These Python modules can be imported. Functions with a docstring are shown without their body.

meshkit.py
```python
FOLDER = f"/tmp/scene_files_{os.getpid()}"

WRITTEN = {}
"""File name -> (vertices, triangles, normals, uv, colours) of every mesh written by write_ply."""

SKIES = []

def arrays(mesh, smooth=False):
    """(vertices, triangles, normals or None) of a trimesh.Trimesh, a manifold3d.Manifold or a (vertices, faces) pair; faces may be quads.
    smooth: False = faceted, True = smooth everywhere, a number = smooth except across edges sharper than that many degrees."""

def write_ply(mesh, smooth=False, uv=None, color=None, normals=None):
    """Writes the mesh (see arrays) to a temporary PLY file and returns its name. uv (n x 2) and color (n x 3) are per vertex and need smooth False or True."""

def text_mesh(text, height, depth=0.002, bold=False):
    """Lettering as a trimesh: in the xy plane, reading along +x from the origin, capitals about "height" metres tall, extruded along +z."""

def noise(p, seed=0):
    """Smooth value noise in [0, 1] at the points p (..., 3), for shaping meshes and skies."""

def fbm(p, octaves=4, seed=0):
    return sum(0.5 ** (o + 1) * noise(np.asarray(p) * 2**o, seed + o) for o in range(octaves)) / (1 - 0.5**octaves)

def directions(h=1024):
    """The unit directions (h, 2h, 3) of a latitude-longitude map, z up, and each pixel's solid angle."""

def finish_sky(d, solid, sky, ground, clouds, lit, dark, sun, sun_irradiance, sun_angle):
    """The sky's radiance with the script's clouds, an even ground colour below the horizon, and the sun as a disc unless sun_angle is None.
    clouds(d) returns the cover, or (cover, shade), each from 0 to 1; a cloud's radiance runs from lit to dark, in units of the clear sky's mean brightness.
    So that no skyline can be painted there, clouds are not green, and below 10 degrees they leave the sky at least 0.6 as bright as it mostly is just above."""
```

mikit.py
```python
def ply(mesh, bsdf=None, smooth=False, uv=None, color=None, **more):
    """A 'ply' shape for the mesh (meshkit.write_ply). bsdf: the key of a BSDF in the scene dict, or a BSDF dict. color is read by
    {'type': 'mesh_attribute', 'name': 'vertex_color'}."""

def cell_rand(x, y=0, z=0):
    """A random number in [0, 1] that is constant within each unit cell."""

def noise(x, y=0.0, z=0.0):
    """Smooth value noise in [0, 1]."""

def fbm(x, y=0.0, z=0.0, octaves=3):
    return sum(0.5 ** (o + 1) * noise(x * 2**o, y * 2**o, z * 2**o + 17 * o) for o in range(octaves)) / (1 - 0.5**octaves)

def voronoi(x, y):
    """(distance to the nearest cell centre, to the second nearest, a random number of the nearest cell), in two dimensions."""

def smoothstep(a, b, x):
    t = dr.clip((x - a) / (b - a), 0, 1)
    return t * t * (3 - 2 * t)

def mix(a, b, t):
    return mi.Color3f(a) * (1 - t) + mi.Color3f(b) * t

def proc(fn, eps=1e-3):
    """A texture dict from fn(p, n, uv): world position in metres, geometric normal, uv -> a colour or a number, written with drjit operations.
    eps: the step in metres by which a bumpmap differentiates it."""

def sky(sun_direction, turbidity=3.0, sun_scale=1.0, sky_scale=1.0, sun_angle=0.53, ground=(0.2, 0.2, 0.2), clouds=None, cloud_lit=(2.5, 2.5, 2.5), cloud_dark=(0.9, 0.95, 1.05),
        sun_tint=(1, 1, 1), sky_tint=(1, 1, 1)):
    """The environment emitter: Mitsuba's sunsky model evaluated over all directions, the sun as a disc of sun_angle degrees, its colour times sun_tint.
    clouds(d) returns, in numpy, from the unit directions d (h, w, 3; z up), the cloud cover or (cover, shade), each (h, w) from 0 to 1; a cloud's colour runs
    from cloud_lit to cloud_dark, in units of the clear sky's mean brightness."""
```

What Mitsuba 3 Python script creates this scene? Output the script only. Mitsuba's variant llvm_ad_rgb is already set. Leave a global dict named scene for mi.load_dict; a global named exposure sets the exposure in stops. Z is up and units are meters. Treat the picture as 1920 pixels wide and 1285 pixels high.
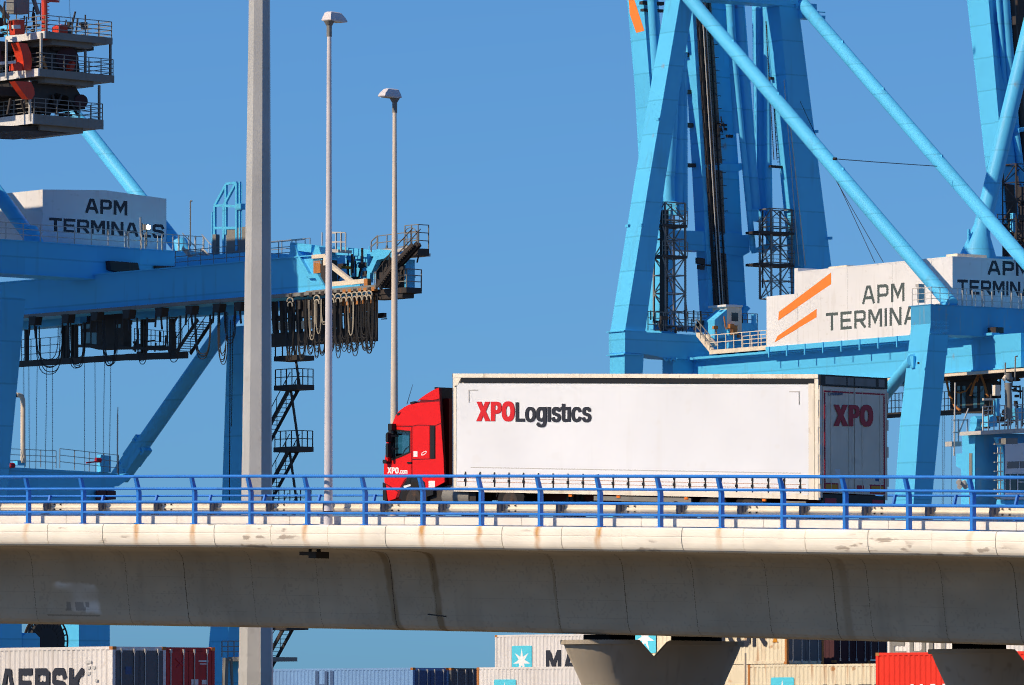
import math, random
import numpy as np
import trimesh
import mitsuba as mi
import drjit as dr
import shapely
from shapely.geometry import Polygon, LineString
from shapely import affinity
import mikit, meshkit
from mikit import noise, fbm, smoothstep, mix, cell_rand

random.seed(7)
rng = np.random.default_rng(7)
T4 = mi.ScalarTransform4f

# ------------------------------------------------------------------ camera, sky, exposure
F, CX, CY, HOR = 11300.0, 960.0, 642.5, 1350.0      # a long lens, measured on a 1920 px wide frame
CAM = np.array([0.0, 0.0, 3.2])
PITCH = math.atan((HOR - CY) / F)
scene, labels = {'type': 'scene'}, {}
scene['camera'] = {
    'type': 'perspective', 'fov': 2 * math.degrees(math.atan(960 / F)), 'fov_axis': 'x',
    'near_clip': 1.0, 'far_clip': 9000.0,
    'to_world': T4().look_at(origin=CAM.tolist(), target=[0, math.cos(PITCH), CAM[2] + math.sin(PITCH)], up=[0, 0, 1]),
    'film': {'type': 'hdrfilm', 'width': 1024, 'height': 685},
}
SUN = (-0.857 * math.cos(math.radians(36)), -0.515 * math.cos(math.radians(36)), math.sin(math.radians(36)))
scene['sky'] = mikit.sky(SUN, turbidity=2.0, sun_scale=1.2, sun_tint=(1.0, 0.99, 0.995), sky_tint=(0.46, 0.815, 1.23), sky_scale=1.08, ground=(0.13, 0.12, 0.10))
exposure = 1.40

# ------------------------------------------------------------------ materials
def rgb(c):
    return {'type': 'rgb', 'value': [float(x) for x in c]}

def mat(key, c, rough=0.5, metallic=0.0, spec=0.4, **kw):
    scene[key] = {'type': 'twosided', 'bsdf': {'type': 'principled', 'base_color': rgb(c) if not isinstance(c, dict) else c,
                  'roughness': rough, 'metallic': metallic, 'specular': spec, **kw}}
    return key

def c3(t):
    return mi.Color3f(*t)

def painted(base, dirt=(0.12, 0.09, 0.06), amount=0.25, sc=0.6):
    """weathered paint: broad fading, vertical run marks and small grime spots"""
    def fn(p, n, uv):
        broad = fbm(p.x * sc, p.y * sc, p.z * sc * 0.7)
        runs = smoothstep(0.55, 0.85, fbm(p.x * 5.1, p.y * 5.1, p.z * 0.35))
        spots = smoothstep(0.68, 0.82, fbm(p.x * 2.7 + 31, p.y * 2.7, p.z * 2.7))
        col = c3(base) * (0.86 + 0.28 * broad)
        return mix(col, dirt, dr.clip(amount * (0.8 * runs + 0.8 * spots), 0, 1))
    return mikit.proc(fn)

def crane_fn(p, n, uv):
    """crane paint: welded plates of slightly different tone, faded patches, run marks and a little rust at the seams"""
    a = p.x * 0.8 + p.y * 0.55
    zc, ac = dr.floor(p.z / 2.9), dr.floor(a / 3.7 + 0.37 * dr.floor(p.z / 2.9))
    col = c3((0.095, 0.51, 0.86)) * (0.93 + 0.10 * cell_rand(zc, ac, 3) + 0.10 * (fbm(p.x * 0.15, p.y * 0.15, p.z * 0.15) - 0.5))
    fz = dr.abs(p.z / 2.9 - zc - 0.5)
    col = mix(col, (0.05, 0.30, 0.48), 0.45 * smoothstep(0.470, 0.492, fz))
    runs = smoothstep(0.60, 0.85, fbm(p.x * 2.1, p.y * 2.1, p.z * 0.16)) * (0.4 + 0.6 * noise(p.z * 0.8, 3.0))
    col = mix(col, (0.10, 0.26, 0.34), 0.35 * runs)
    rust = smoothstep(0.76, 0.88, fbm(p.x * 1.1 + 9, p.y * 1.1, p.z * 0.5)) * smoothstep(0.30, 0.49, fz)
    return mix(col, (0.30, 0.16, 0.08), 0.55 * rust)
mat('paint_crane_blue', mikit.proc(crane_fn), 0.5, spec=0.25)
mat('paint_crane_worn', painted((0.06, 0.33, 0.60), (0.36, 0.34, 0.27), 0.55, 0.5), 0.5)
mat('paint_white', painted((0.70, 0.71, 0.73), (0.42, 0.37, 0.30), 0.24, 0.2), 0.55)
mat('paint_cream', painted((0.70, 0.62, 0.50), (0.3, 0.2, 0.12), 0.3, 1.0), 0.6)
mat('steel_dark', painted((0.035, 0.030, 0.028), (0.12, 0.06, 0.03), 0.4, 1.0), 0.6)
mat('steel_brown', painted((0.15, 0.12, 0.10), (0.16, 0.08, 0.04), 0.5, 1.5), 0.6)
mat('steel_grey', painted((0.20, 0.20, 0.19), (0.10, 0.07, 0.05), 0.4, 1.0), 0.55)
mat('steel_pale', painted((0.46, 0.45, 0.43), (0.2, 0.14, 0.1), 0.3, 1.0), 0.5)
mat('galvanised_mast', painted((0.43, 0.445, 0.455), (0.30, 0.29, 0.28), 0.35, 0.8), 0.5, spec=0.5)
mat('lamp_pole_grey', painted((0.60, 0.58, 0.62), (0.4, 0.37, 0.36), 0.2, 1.5), 0.5)
mat('lamp_pole_beige', painted((0.64, 0.56, 0.47), (0.4, 0.35, 0.31), 0.2, 1.5), 0.5)
mat('paint_black', (0.012, 0.012, 0.014), 0.5)
mat('rubber', (0.018, 0.018, 0.02), 0.8, spec=0.2)
mat('cable', (0.02, 0.02, 0.022), 0.6)
mat('cable_pale', (0.42, 0.38, 0.30), 0.6)
mat('paint_red_machine', painted((0.62, 0.05, 0.02), (0.15, 0.04, 0.02), 0.35, 0.8), 0.45)
mat('paint_orange', (0.85, 0.22, 0.03), 0.5)
mat('rust', painted((0.42, 0.17, 0.05), (0.12, 0.05, 0.02), 0.5, 2.0), 0.8)
mat('lettering_black', (0.022, 0.026, 0.04), 0.55)
mat('lettering_green_grey', (0.075, 0.10, 0.10), 0.55)
mat('lettering_red', (0.62, 0.018, 0.022), 0.45)
mat('lettering_white', (0.82, 0.82, 0.84), 0.5)
mat('logo_sky_blue', (0.09, 0.56, 0.75), 0.5)
mat('railing_blue', painted((0.025, 0.20, 0.70), (0.02, 0.09, 0.30), 0.3, 2.5), 0.4)
mat('guard_beam', painted((0.74, 0.68, 0.56), (0.42, 0.34, 0.24), 0.25, 1.2), 0.55)
mat('guard_post', painted((0.16, 0.16, 0.18), (0.08, 0.06, 0.05), 0.4, 2.0), 0.6)
mat('truck_red', (0.74, 0.010, 0.008), 0.35, spec=0.3, clearcoat=0.3, clearcoat_gloss=0.9)
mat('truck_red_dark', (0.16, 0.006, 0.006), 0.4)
mat('truck_black', (0.013, 0.013, 0.014), 0.45)
mat('curtain_white', painted((0.72, 0.765, 0.84), (0.60, 0.58, 0.54), 0.14, 0.35), 0.5, spec=0.3)
mat('trailer_cream', painted((0.76, 0.72, 0.63), (0.34, 0.24, 0.13), 0.45, 2.2), 0.55)
mat('trailer_grey', painted((0.74, 0.63, 0.50), (0.40, 0.33, 0.26), 0.3, 1.5), 0.5)
mat('chassis_red', (0.10, 0.015, 0.012), 0.6)
mat('reflector_red', (0.40, 0.012, 0.03), 0.4)
mat('reflector_amber', (0.55, 0.22, 0.01), 0.4)
mat('reflector_orange', (0.85, 0.20, 0.02), 0.35)
mat('line_grey', (0.48, 0.49, 0.50), 0.6)
mat('tinted_window', (0.02, 0.035, 0.04), 0.12, spec=0.7)
mat('cabin_window', (0.05, 0.16, 0.20), 0.15, spec=0.8)
scene['window_glass'] = {'type': 'thindielectric', 'specular_transmittance': rgb((0.42, 0.60, 0.56))}
mat('container_white', painted((0.66, 0.65, 0.65), (0.34, 0.26, 0.18), 0.28, 0.5), 0.6)
mat('container_rusty', painted((0.70, 0.63, 0.47), (0.40, 0.17, 0.05), 0.75, 0.8), 0.65)
mat('container_dark_grey', painted((0.10, 0.11, 0.125), (0.05, 0.04, 0.04), 0.3, 0.8), 0.6)
mat('container_maroon', painted((0.42, 0.028, 0.028), (0.12, 0.02, 0.02), 0.35, 0.8), 0.6)
mat('container_plum', painted((0.06, 0.02, 0.028), (0.03, 0.012, 0.012), 0.35, 0.8), 0.6)
mat('container_red', painted((0.75, 0.032, 0.012), (0.30, 0.05, 0.02), 0.25, 0.8), 0.55)
mat('container_pale_blue', painted((0.15, 0.29, 0.53), (0.12, 0.22, 0.40), 0.2, 0.3), 0.6)
mat('container_navy', painted((0.05, 0.10, 0.22), (0.03, 0.04, 0.08), 0.3, 0.8), 0.6)
mat('leaf_green', painted((0.06, 0.11, 0.02), (0.10, 0.12, 0.03), 0.4, 3.0), 0.7)

def edge_fn(p, n, uv):
    """cast edge beam: warm pale concrete, rust runs under every railing post (2 m apart), scuffs, grime at the lower lip"""
    s, v = uv.x, uv.y
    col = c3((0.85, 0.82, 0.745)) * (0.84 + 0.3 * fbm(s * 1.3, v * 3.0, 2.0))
    k = dr.floor(s * 0.5 + 0.5)
    strength = smoothstep(0.10, 0.9, cell_rand(k, 5, 9))
    wob = (noise(v * 6.0, k * 3.1) - 0.5) * 0.10
    d = dr.abs(s - k * 2.0 + 0.06 - wob)
    run = smoothstep(0.16, 0.01, d) * strength * (0.35 + 0.65 * smoothstep(0.62, 0.0, v)) * (0.5 + fbm(s * 14, v * 3))
    col = mix(col, (0.55, 0.28, 0.07), dr.clip(run * 0.95, 0, 0.9))
    scuff = smoothstep(0.60, 0.74, fbm(s * 2.3, v * 9.0, 7.0)) * smoothstep(0.52, 0.75, noise(s * 0.55, v * 2.0 + 5.0))
    col = mix(col, (0.27, 0.22, 0.18), 0.7 * scuff)
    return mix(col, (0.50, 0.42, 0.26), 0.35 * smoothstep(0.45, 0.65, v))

def web_fn(p, n, uv):
    """box girder concrete: cloudy grey, board marks, water stains, two old drain runs and a painted-over patch with faint marks"""
    s, v = uv.x, uv.y
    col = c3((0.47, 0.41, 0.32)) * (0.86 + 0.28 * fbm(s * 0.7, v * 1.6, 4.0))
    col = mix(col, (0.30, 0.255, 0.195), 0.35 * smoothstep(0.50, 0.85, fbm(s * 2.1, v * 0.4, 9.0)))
    for s0, w, lean, a in ((7.70, 0.17, 0.10, 0.80), (6.12, 0.17, 0.05, 0.95), (2.05, 0.06, 0.02, 0.5), (-7.5, 0.18, 0.02, 0.40)):
        c = s0 - lean * (v - 1.2) + (noise(v * 5, s0) - 0.5) * 0.05
        col = mix(col, (0.20, 0.13, 0.065), a * smoothstep(w, w * 0.35, dr.abs(s - c)) * (0.55 + 0.45 * noise(v * 4, s0 + 3)))
        col = mix(col, (0.40, 0.34, 0.24), 0.35 * a * smoothstep(w * 2.8, w * 1.2, dr.abs(s - c - w * 1.5)))
    pe = 0.34 * (fbm(s * 1.9, v * 2.6, 3.0) - 0.5)
    patch = smoothstep(0.98, 0.80, dr.abs(s - 19.0) + pe) * smoothstep(0.46, 0.34, dr.abs(v - 1.95) + 0.6 * pe)
    col = mix(col, (0.78, 0.78, 0.77), 0.85 * patch * smoothstep(0.25, 0.75, noise(s * 1.7, v * 2.1)))
    box_ = smoothstep(0.97, 0.95, dr.abs(s - 19.05)) * smoothstep(0.03, 0.01, dr.abs(v - 2.45))
    col = mix(col, (0.17, 0.15, 0.13), 0.6 * box_)
    pores = smoothstep(0.72, 0.80, noise(s * 17, v * 17, 2.0)) * noise(s * 3, v * 3, 8.0)
    col = mix(col, (0.25, 0.21, 0.17), 0.3 * pores)
    boards = smoothstep(0.47, 0.495, dr.abs(v * 2.2 - dr.floor(v * 2.2) - 0.5)) * smoothstep(0.35, 0.65, noise(s * 0.9, dr.floor(v * 2.2) * 3.0))
    col = mix(col, (0.29, 0.25, 0.20), 0.35 * boards)
    ink = smoothstep(0.50, 0.56, noise(s * 13, v * 2)) * smoothstep(0.14, 0.10, dr.abs(v - 2.2)) * smoothstep(0.55, 0.5, dr.abs(s - 18.8))
    return mix(col, (0.14, 0.13, 0.13), 0.55 * ink)

mat('concrete_edge', mikit.proc(edge_fn), 0.8, spec=0.2)
mat('concrete_web', mikit.proc(web_fn), 0.85, spec=0.2)
mat('concrete_joint', (0.11, 0.095, 0.075), 0.9)
mat('concrete_pier', painted((0.38, 0.34, 0.285), (0.17, 0.14, 0.11), 0.45, 0.9), 0.85, spec=0.2)
mat('kerb_white', painted((0.80, 0.77, 0.74), (0.45, 0.38, 0.30), 0.2, 0.8), 0.8)
def ground_fn(p, n, uv):
    return mix((0.14, 0.13, 0.11), (0.13, 0.115, 0.09), smoothstep(235.0, 200.0, p.y)) * (0.7 + 0.6 * fbm(p.x * 0.08, p.y * 0.08, 1.0))
mat('ground_yard', mikit.proc(ground_fn), 0.9, spec=0.2)
mat('asphalt', (0.055, 0.055, 0.058), 0.9, spec=0.2)
scene['lamp_lens'] = {'type': 'diffuse', 'reflectance': rgb((0.8, 0.8, 0.7))}

# ------------------------------------------------------------------ naming
counts = {}
def num(key):
    k = counts.get(key, 0); counts[key] = k + 1
    return key if k == 0 else '%s_%03d' % (key, k)
def thing(name, label, category, group=None):
    key = num(name)
    labels[key] = {'label': label, 'category': category}
    if group: labels[key]['group'] = group
    return key
def pieces(ms, gap=0.06):
    """groups of meshes whose boxes touch"""
    bb = [(np.min(v, 0) - gap, np.max(v, 0) + gap) for v in (np.asarray(m.vertices if hasattr(m, 'faces') else m[0]) for m in ms)]
    own = list(range(len(ms)))
    for i in range(len(ms)):
        for j in range(i):
            if np.all(bb[i][0] <= bb[j][1]) and np.all(bb[j][0] <= bb[i][1]) and own[i] != own[j]:
                a, b = own[i], own[j]; own = [b if o == a else o for o in own]
    return [[m for m, o in zip(ms, own) if o == k] for k in dict.fromkeys(own)]
def part(parent, name, mesh, material, smooth=30, label=None, kind=None, **kw):
    if isinstance(mesh, list) and kind is None and 1 < len(mesh) <= 40 and 'uv' not in kw:
        ps = pieces(mesh)
        if len(ps) > 1: return [part(parent, name, cat(q), material, smooth, label, **kw) for q in ps][0]
    key = num(parent + '__' + name)
    if isinstance(mesh, list): mesh = cat(mesh)
    scene[key] = mikit.ply(mesh, material, smooth=smooth, **kw) if not isinstance(mesh, dict) else mesh
    if label or kind:
        labels[key] = {}
        if label: labels[key]['label'] = label
        if kind: labels[key]['kind'] = kind
    return key
def single(name, mesh, material, label, category=None, group=None, kind=None, smooth=30, **kw):
    key = num(name)
    if isinstance(mesh, list): mesh = cat(mesh)
    scene[key] = mikit.ply(mesh, material, smooth=smooth, **kw)
    labels[key] = {'label': label}
    if category: labels[key]['category'] = category
    if group: labels[key]['group'] = group
    if kind: labels[key]['kind'] = kind
    return key

# ------------------------------------------------------------------ mesh helpers (all in world metres)
A = np.array
UP = A([0, 0, 1.0])
def unit(v):
    v = np.asarray(v, float); return v / max(np.linalg.norm(v), 1e-12)
def cat(ms):
    vs, fs, o = [], [], 0
    for m in ms:
        v, f = (m.vertices, m.faces) if hasattr(m, 'faces') else m
        vs.append(np.asarray(v, float)); fs.append(np.asarray(f, int) + o); o += len(v)
    return trimesh.Trimesh(np.vstack(vs), np.vstack(fs), process=False)
BOXF = A([[0, 2, 3], [0, 3, 1], [4, 5, 7], [4, 7, 6], [0, 1, 5], [0, 5, 4], [2, 6, 7], [2, 7, 3], [0, 4, 6], [0, 6, 2], [1, 3, 7], [1, 7, 5]])
def hexa(p):            # 8 corners indexed z*4 + y*2 + x
    p = A(p, dtype=float)
    x, y, z = p[1] - p[0], p[2] - p[0], p[4] - p[0]
    f = BOXF if np.dot(np.cross(x, y), z) > 0 else BOXF[:, ::-1]
    return p, f
def obox(c, x, y, z):   # centre and three half-axes
    c, x, y, z = map(np.asarray, (c, x, y, z))
    return hexa([c + sx * x + sy * y + sz * z for sz in (-1, 1) for sy in (-1, 1) for sx in (-1, 1)])
def bar(p, q, w, h=None, ref=UP):    # rectangular bar; w sideways, h along ref
    p, q = A(p, dtype=float), A(q, dtype=float); h = w if h is None else h
    t = unit(q - p)
    if abs(np.dot(t, ref)) > 0.97: ref = A([0.7, 0.7, 0])
    s = unit(np.cross(t, ref)); u = np.cross(s, t)
    return obox((p + q) / 2, (q - p) / 2, s * w / 2, u * h / 2)
def tube(p, q, r, r2=None, n=10, caps=True):
    p, q = A(p, dtype=float), A(q, dtype=float); r2 = r if r2 is None else r2
    t = unit(q - p); ref = UP if abs(t[2]) < 0.95 else A([1.0, 0, 0])
    a = unit(np.cross(t, ref)); b = np.cross(t, a)
    an = np.arange(n) * 2 * math.pi / n
    ring = np.cos(an)[:, None] * a + np.sin(an)[:, None] * b
    m = int(np.clip(np.linalg.norm(q - p) / (6 * max(r, r2, 0.02)), 1, 24))
    return loft([p + (q - p) * k / m + ring * (r + (r2 - r) * k / m) for k in range(m + 1)], caps)
def path(pts, r, n=6):
    pts = A(pts, dtype=float)
    t = np.gradient(pts, axis=0); t /= np.linalg.norm(t, axis=1, keepdims=True) + 1e-12
    ref = unit(np.cross(t[0], [0.3, 0.2, 0.93])); V = []
    for k in range(len(pts)):
        a = unit(ref - t[k] * np.dot(ref, t[k])); ref = a; b = np.cross(t[k], a)
        an = np.arange(n) * 2 * math.pi / n
        V.append(pts[k] + r * (np.cos(an)[:, None] * a + np.sin(an)[:, None] * b))
    return loft(V)
def loft(rings, caps=True, closed=True):
    n, k = len(rings[0]), len(rings)
    v = np.vstack(rings); f = []
    i = np.arange(n); j = (i + 1) % n
    for m in range(k - 1):
        f += [np.c_[i + m * n, j + m * n, j + m * n + n], np.c_[i + m * n, j + m * n + n, i + m * n + n]]
    if caps:
        c0, c1 = rings[0].mean(0), rings[-1].mean(0); v = np.vstack([v, c0, c1]); e = (k - 1) * n
        f += [np.c_[j, i, np.full(n, k * n)], np.c_[i + e, j + e, np.full(n, k * n + 1)]]
    return v, np.vstack(f)
def slab(pts, vec):     # planar polygon of world points, extruded along vec
    pts = A(pts, dtype=float); vec = A(vec, dtype=float)
    n = np.zeros(3)
    for i in range(len(pts)): n += np.cross(pts[i] - pts[0], pts[(i + 1) % len(pts)] - pts[0])
    n = unit(n); x = unit(pts[1] - pts[0]); y = np.cross(n, x)
    poly = Polygon(np.c_[(pts - pts[0]) @ x, (pts - pts[0]) @ y])
    v2, f = trimesh.creation.triangulate_polygon(poly, engine='earcut')
    a = pts[0] + v2[:, :1] * x + v2[:, 1:2] * y
    if np.dot(vec, n) > 0: f = f[:, ::-1]
    m = len(a); k = len(pts); i = np.arange(k); j = (i + 1) % k
    s1, s2 = np.c_[i, j, j + k], np.c_[i, j + k, i + k]
    sides = np.vstack([s1, s2]) if np.dot(vec, n) > 0 else np.vstack([s1, s2])[:, ::-1]
    return cat([(np.vstack([a, a + vec]), np.vstack([f, f[:, ::-1] + m])), (np.vstack([pts, pts + vec]), sides)])
def rail_line(pts, h=1.1, gap=1.3, rails=3, r=0.022, up=UP, kick=0.0):
    """handrail along a polyline: posts, rails"""
    out = []; pts = [A(p, dtype=float) for p in pts]
    for a, b in zip(pts[:-1], pts[1:]):
        n = max(1, int(round(np.linalg.norm(b - a) / gap)))
        for k in range(n + 1):
            p = a + (b - a) * k / n; out.append(bar(p, p + up * h, r * 2, r * 2))
        for k in range(rails):
            z = up * h * (k + 1) / rails; out.append(bar(a + z, b + z, r * 2, r * 2))
        if kick: out.append(bar(a + up * kick / 2, b + up * kick / 2, 0.02, kick))
    return out
def stair(p, q, across, steps=None, r=0.12, rail=True):
    """p, q: lower and upper centre points, across: vector over the full width"""
    p, q, w = A(p, dtype=float), A(q, dtype=float), A(across, dtype=float)
    n = steps or max(4, int(abs(q[2] - p[2]) / 0.25)); out = []
    for s in (-0.5, 0.5):
        out.append(bar(p + w * s, q + w * s, 0.06, 0.26))
        if rail:
            out.append(bar(p + w * s + UP * 1.0, q + w * s + UP * 1.0, 0.045))
            for k in range(0, n + 1, 4):
                c = p + (q - p) * k / n + w * s; out.append(bar(c, c + UP * 1.0, 0.04))
    t = unit((q - p) * [1, 1, 0])
    for k in range(1, n):
        c = p + (q - p) * k / n; out.append(obox(c, w * 0.5, t * 0.11, UP * 0.018))
    return out
def lattice(base, x, y, h, bays, r=0.05):
    """square lattice mast: base centre, half-axes x and y, height"""
    base, x, y = map(np.asarray, (base, x, y)); C = [base + a * x + b * y for a, b in ((-1, -1), (1, -1), (1, 1), (-1, 1))]
    out = [bar(c, c + UP * h, 2.2 * r) for c in C]
    for k in range(bays + 1):
        z = UP * h * k / bays
        for i in range(4):
            a, b = C[i] + z, C[(i + 1) % 4] + z; out.append(bar(a, b, r * 1.4))
            if k < bays:
                u = UP * h / bays; out.append(bar(a, b + u, r * 1.2) if (k + i) % 2 else bar(a + u, b, r * 1.2))
    return out
def clutter(org, ax, ay, az, n, seed, smin=0.1, smax=0.5):
    """small machinery: boxes, pipes and motors scattered through a volume"""
    g = np.random.default_rng(seed); out = []
    for _ in range(n):
        c = org + ax * g.random() + ay * g.random() + az * g.random()
        k = g.random(); s = smin + (smax - smin) * g.random()
        if k < 0.45: out.append(obox(c, unit(ax) * s * (0.4 + g.random()), unit(ay) * s * 0.5, UP * s * (0.3 + g.random() * 0.5)))
        elif k < 0.75:
            d = (unit(ax), UP, unit(ay))[g.integers(3)]; out.append(tube(c, c + d * s * 3, s * 0.22, n=8))
        else: out.append(bar(c, c + unit(ax) * s * 2 * (g.random() - 0.5) + UP * s * 3, 0.06 + 0.1 * s))
    return out
def ray(px, py):
    dx, dz = (px - CX) / F, (CY - py) / F
    y = math.cos(PITCH) - dz * math.sin(PITCH); z = math.sin(PITCH) + dz * math.cos(PITCH)
    return A([dx / y, 1.0, z / y])
def at(px, py, D): return CAM + ray(px, py) * D
class Frame:
    """a thing's own axes: g along its length, c across it, z up; origin and angle in the world"""
    def __init__(s, org, deg, grade=0.0, k=1.0):
        t = math.radians(deg); s.o = A(org, dtype=float); s.k = k
        s.G = A([-math.cos(t), math.sin(t), grade]); s.C = A([math.sin(t), math.cos(t), 0.0])
        s.gn = A([-math.cos(t), math.sin(t), 0.0])
    def P(s, g, c, z): return s.o + s.k * (s.G * g + s.C * c + UP * z)
    def c(s, px, py, c):            # the point of the plane "c" seen there
        d = ray(px, py); q = s.o + s.C * c * s.k
        return CAM + d * (np.dot(q - CAM, s.C) / np.dot(d, s.C))
    def g(s, px, py, g):
        d = ray(px, py); q = s.o + s.gn * g * s.k
        return CAM + d * (np.dot(q - CAM, s.gn) / np.dot(d, s.gn))
    def loc(s, p):
        d = (A(p) - s.o) / s.k; g = np.dot(d, s.gn); return A([g, np.dot(d, s.C), d[2] - s.G[2] * g])
    def box(s, g0, g1, c0, c1, z0, z1):
        return hexa([s.P(g, c, z) for z in (z0, z1) for c in (c0, c1) for g in (g0, g1)])
    def leg(s, rings):              # rings of (g, c, z, width along g, width along c)
        out = []
        for g, c, z, wg, wc in rings:
            out.append(A([s.P(g + a * wg / 2, c + b * wc / 2, z) for a, b in ((-1, -1), (1, -1), (1, 1), (-1, 1))]))
        return loft(out)

# ------------------------------------------------------------------ lettering
GL = {
    'A': [[(0, 0), (.30, 1), (.50, 1), (.80, 0)], [(.13, .30), (.67, .30)]],
    'P': [[(0, 0), (0, 1), (.58, 1), (.70, .9), (.70, .5), (.58, .40), (0, .40)]],
    'M': [[(0, 0), (0, 1), (.10, 1), (.43, .28), (.76, 1), (.86, 1), (.86, 0)]],
    'T': [[(0, 1), (.74, 1)], [(.37, 1), (.37, 0)]],
    'E': [[(.68, 1), (0, 1), (0, 0), (.68, 0)], [(0, .5), (.60, .5)]],
    'R': [[(0, 0), (0, 1), (.58, 1), (.70, .9), (.70, .54), (.58, .44), (0, .44)], [(.36, .44), (.70, 0)]],
    'I': [[(0, 0), (0, 1)]],
    'N': [[(0, 0), (0, 1), (.08, 1), (.64, 0), (.72, 0), (.72, 1)]],
    'L': [[(0, 1), (0, 0), (.62, 0)]],
    'S': [[(.68, .82), (.60, 1), (.10, 1), (0, .9), (0, .62), (.10, .53), (.58, .47), (.68, .38), (.68, .1), (.58, 0), (.08, 0), (0, .18)]],
    'K': [[(0, 0), (0, 1)], [(.70, 1), (.10, .45)], [(.24, .56), (.74, 0)]],
    'D': [[(0, 0), (0, 1), (.52, 1), (.68, .85), (.68, .15), (.52, 0), (0, 0)]],
    'U': [[(0, 1), (0, .12), (.10, 0), (.58, 0), (.68, .12), (.68, 1)]],
    'H': [[(0, 0), (0, 1)], [(.68, 0), (.68, 1)], [(0, .5), (.68, .5)]],
    'B': [[(0, 0), (0, 1), (.56, 1), (.66, .9), (.66, .6), (.56, .5), (0, .5), (.58, .5), (.70, .4), (.70, .1), (.58, 0), (0, 0)]],
    'G': [[(.68, .82), (.60, 1), (.10, 1), (0, .9), (0, .1), (.10, 0), (.60, 0), (.68, .1), (.68, .45), (.4, .45)]],
}
def block_text(text, w=0.16, gap=0.20):
    """squared block capitals: list of shapely shapes in units of cap height, and the total width"""
    x, out = 0.0, []
    for ch in text:
        if ch == ' ': x += 0.5; continue
        ls = GL[ch]; wid = max(p[0] for l in ls for p in l)
        g = shapely.union_all([LineString([(w / 2 + px, w / 2 + py * (1 - w)) for px, py in l]).buffer(w / 2, cap_style='square', join_style='mitre') for l in ls])
        g = g.intersection(shapely.box(-1, 0, 5, 1))
        out.append(affinity.translate(g, x, 0)); x += wid + w + gap
    return out, x - gap
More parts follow.
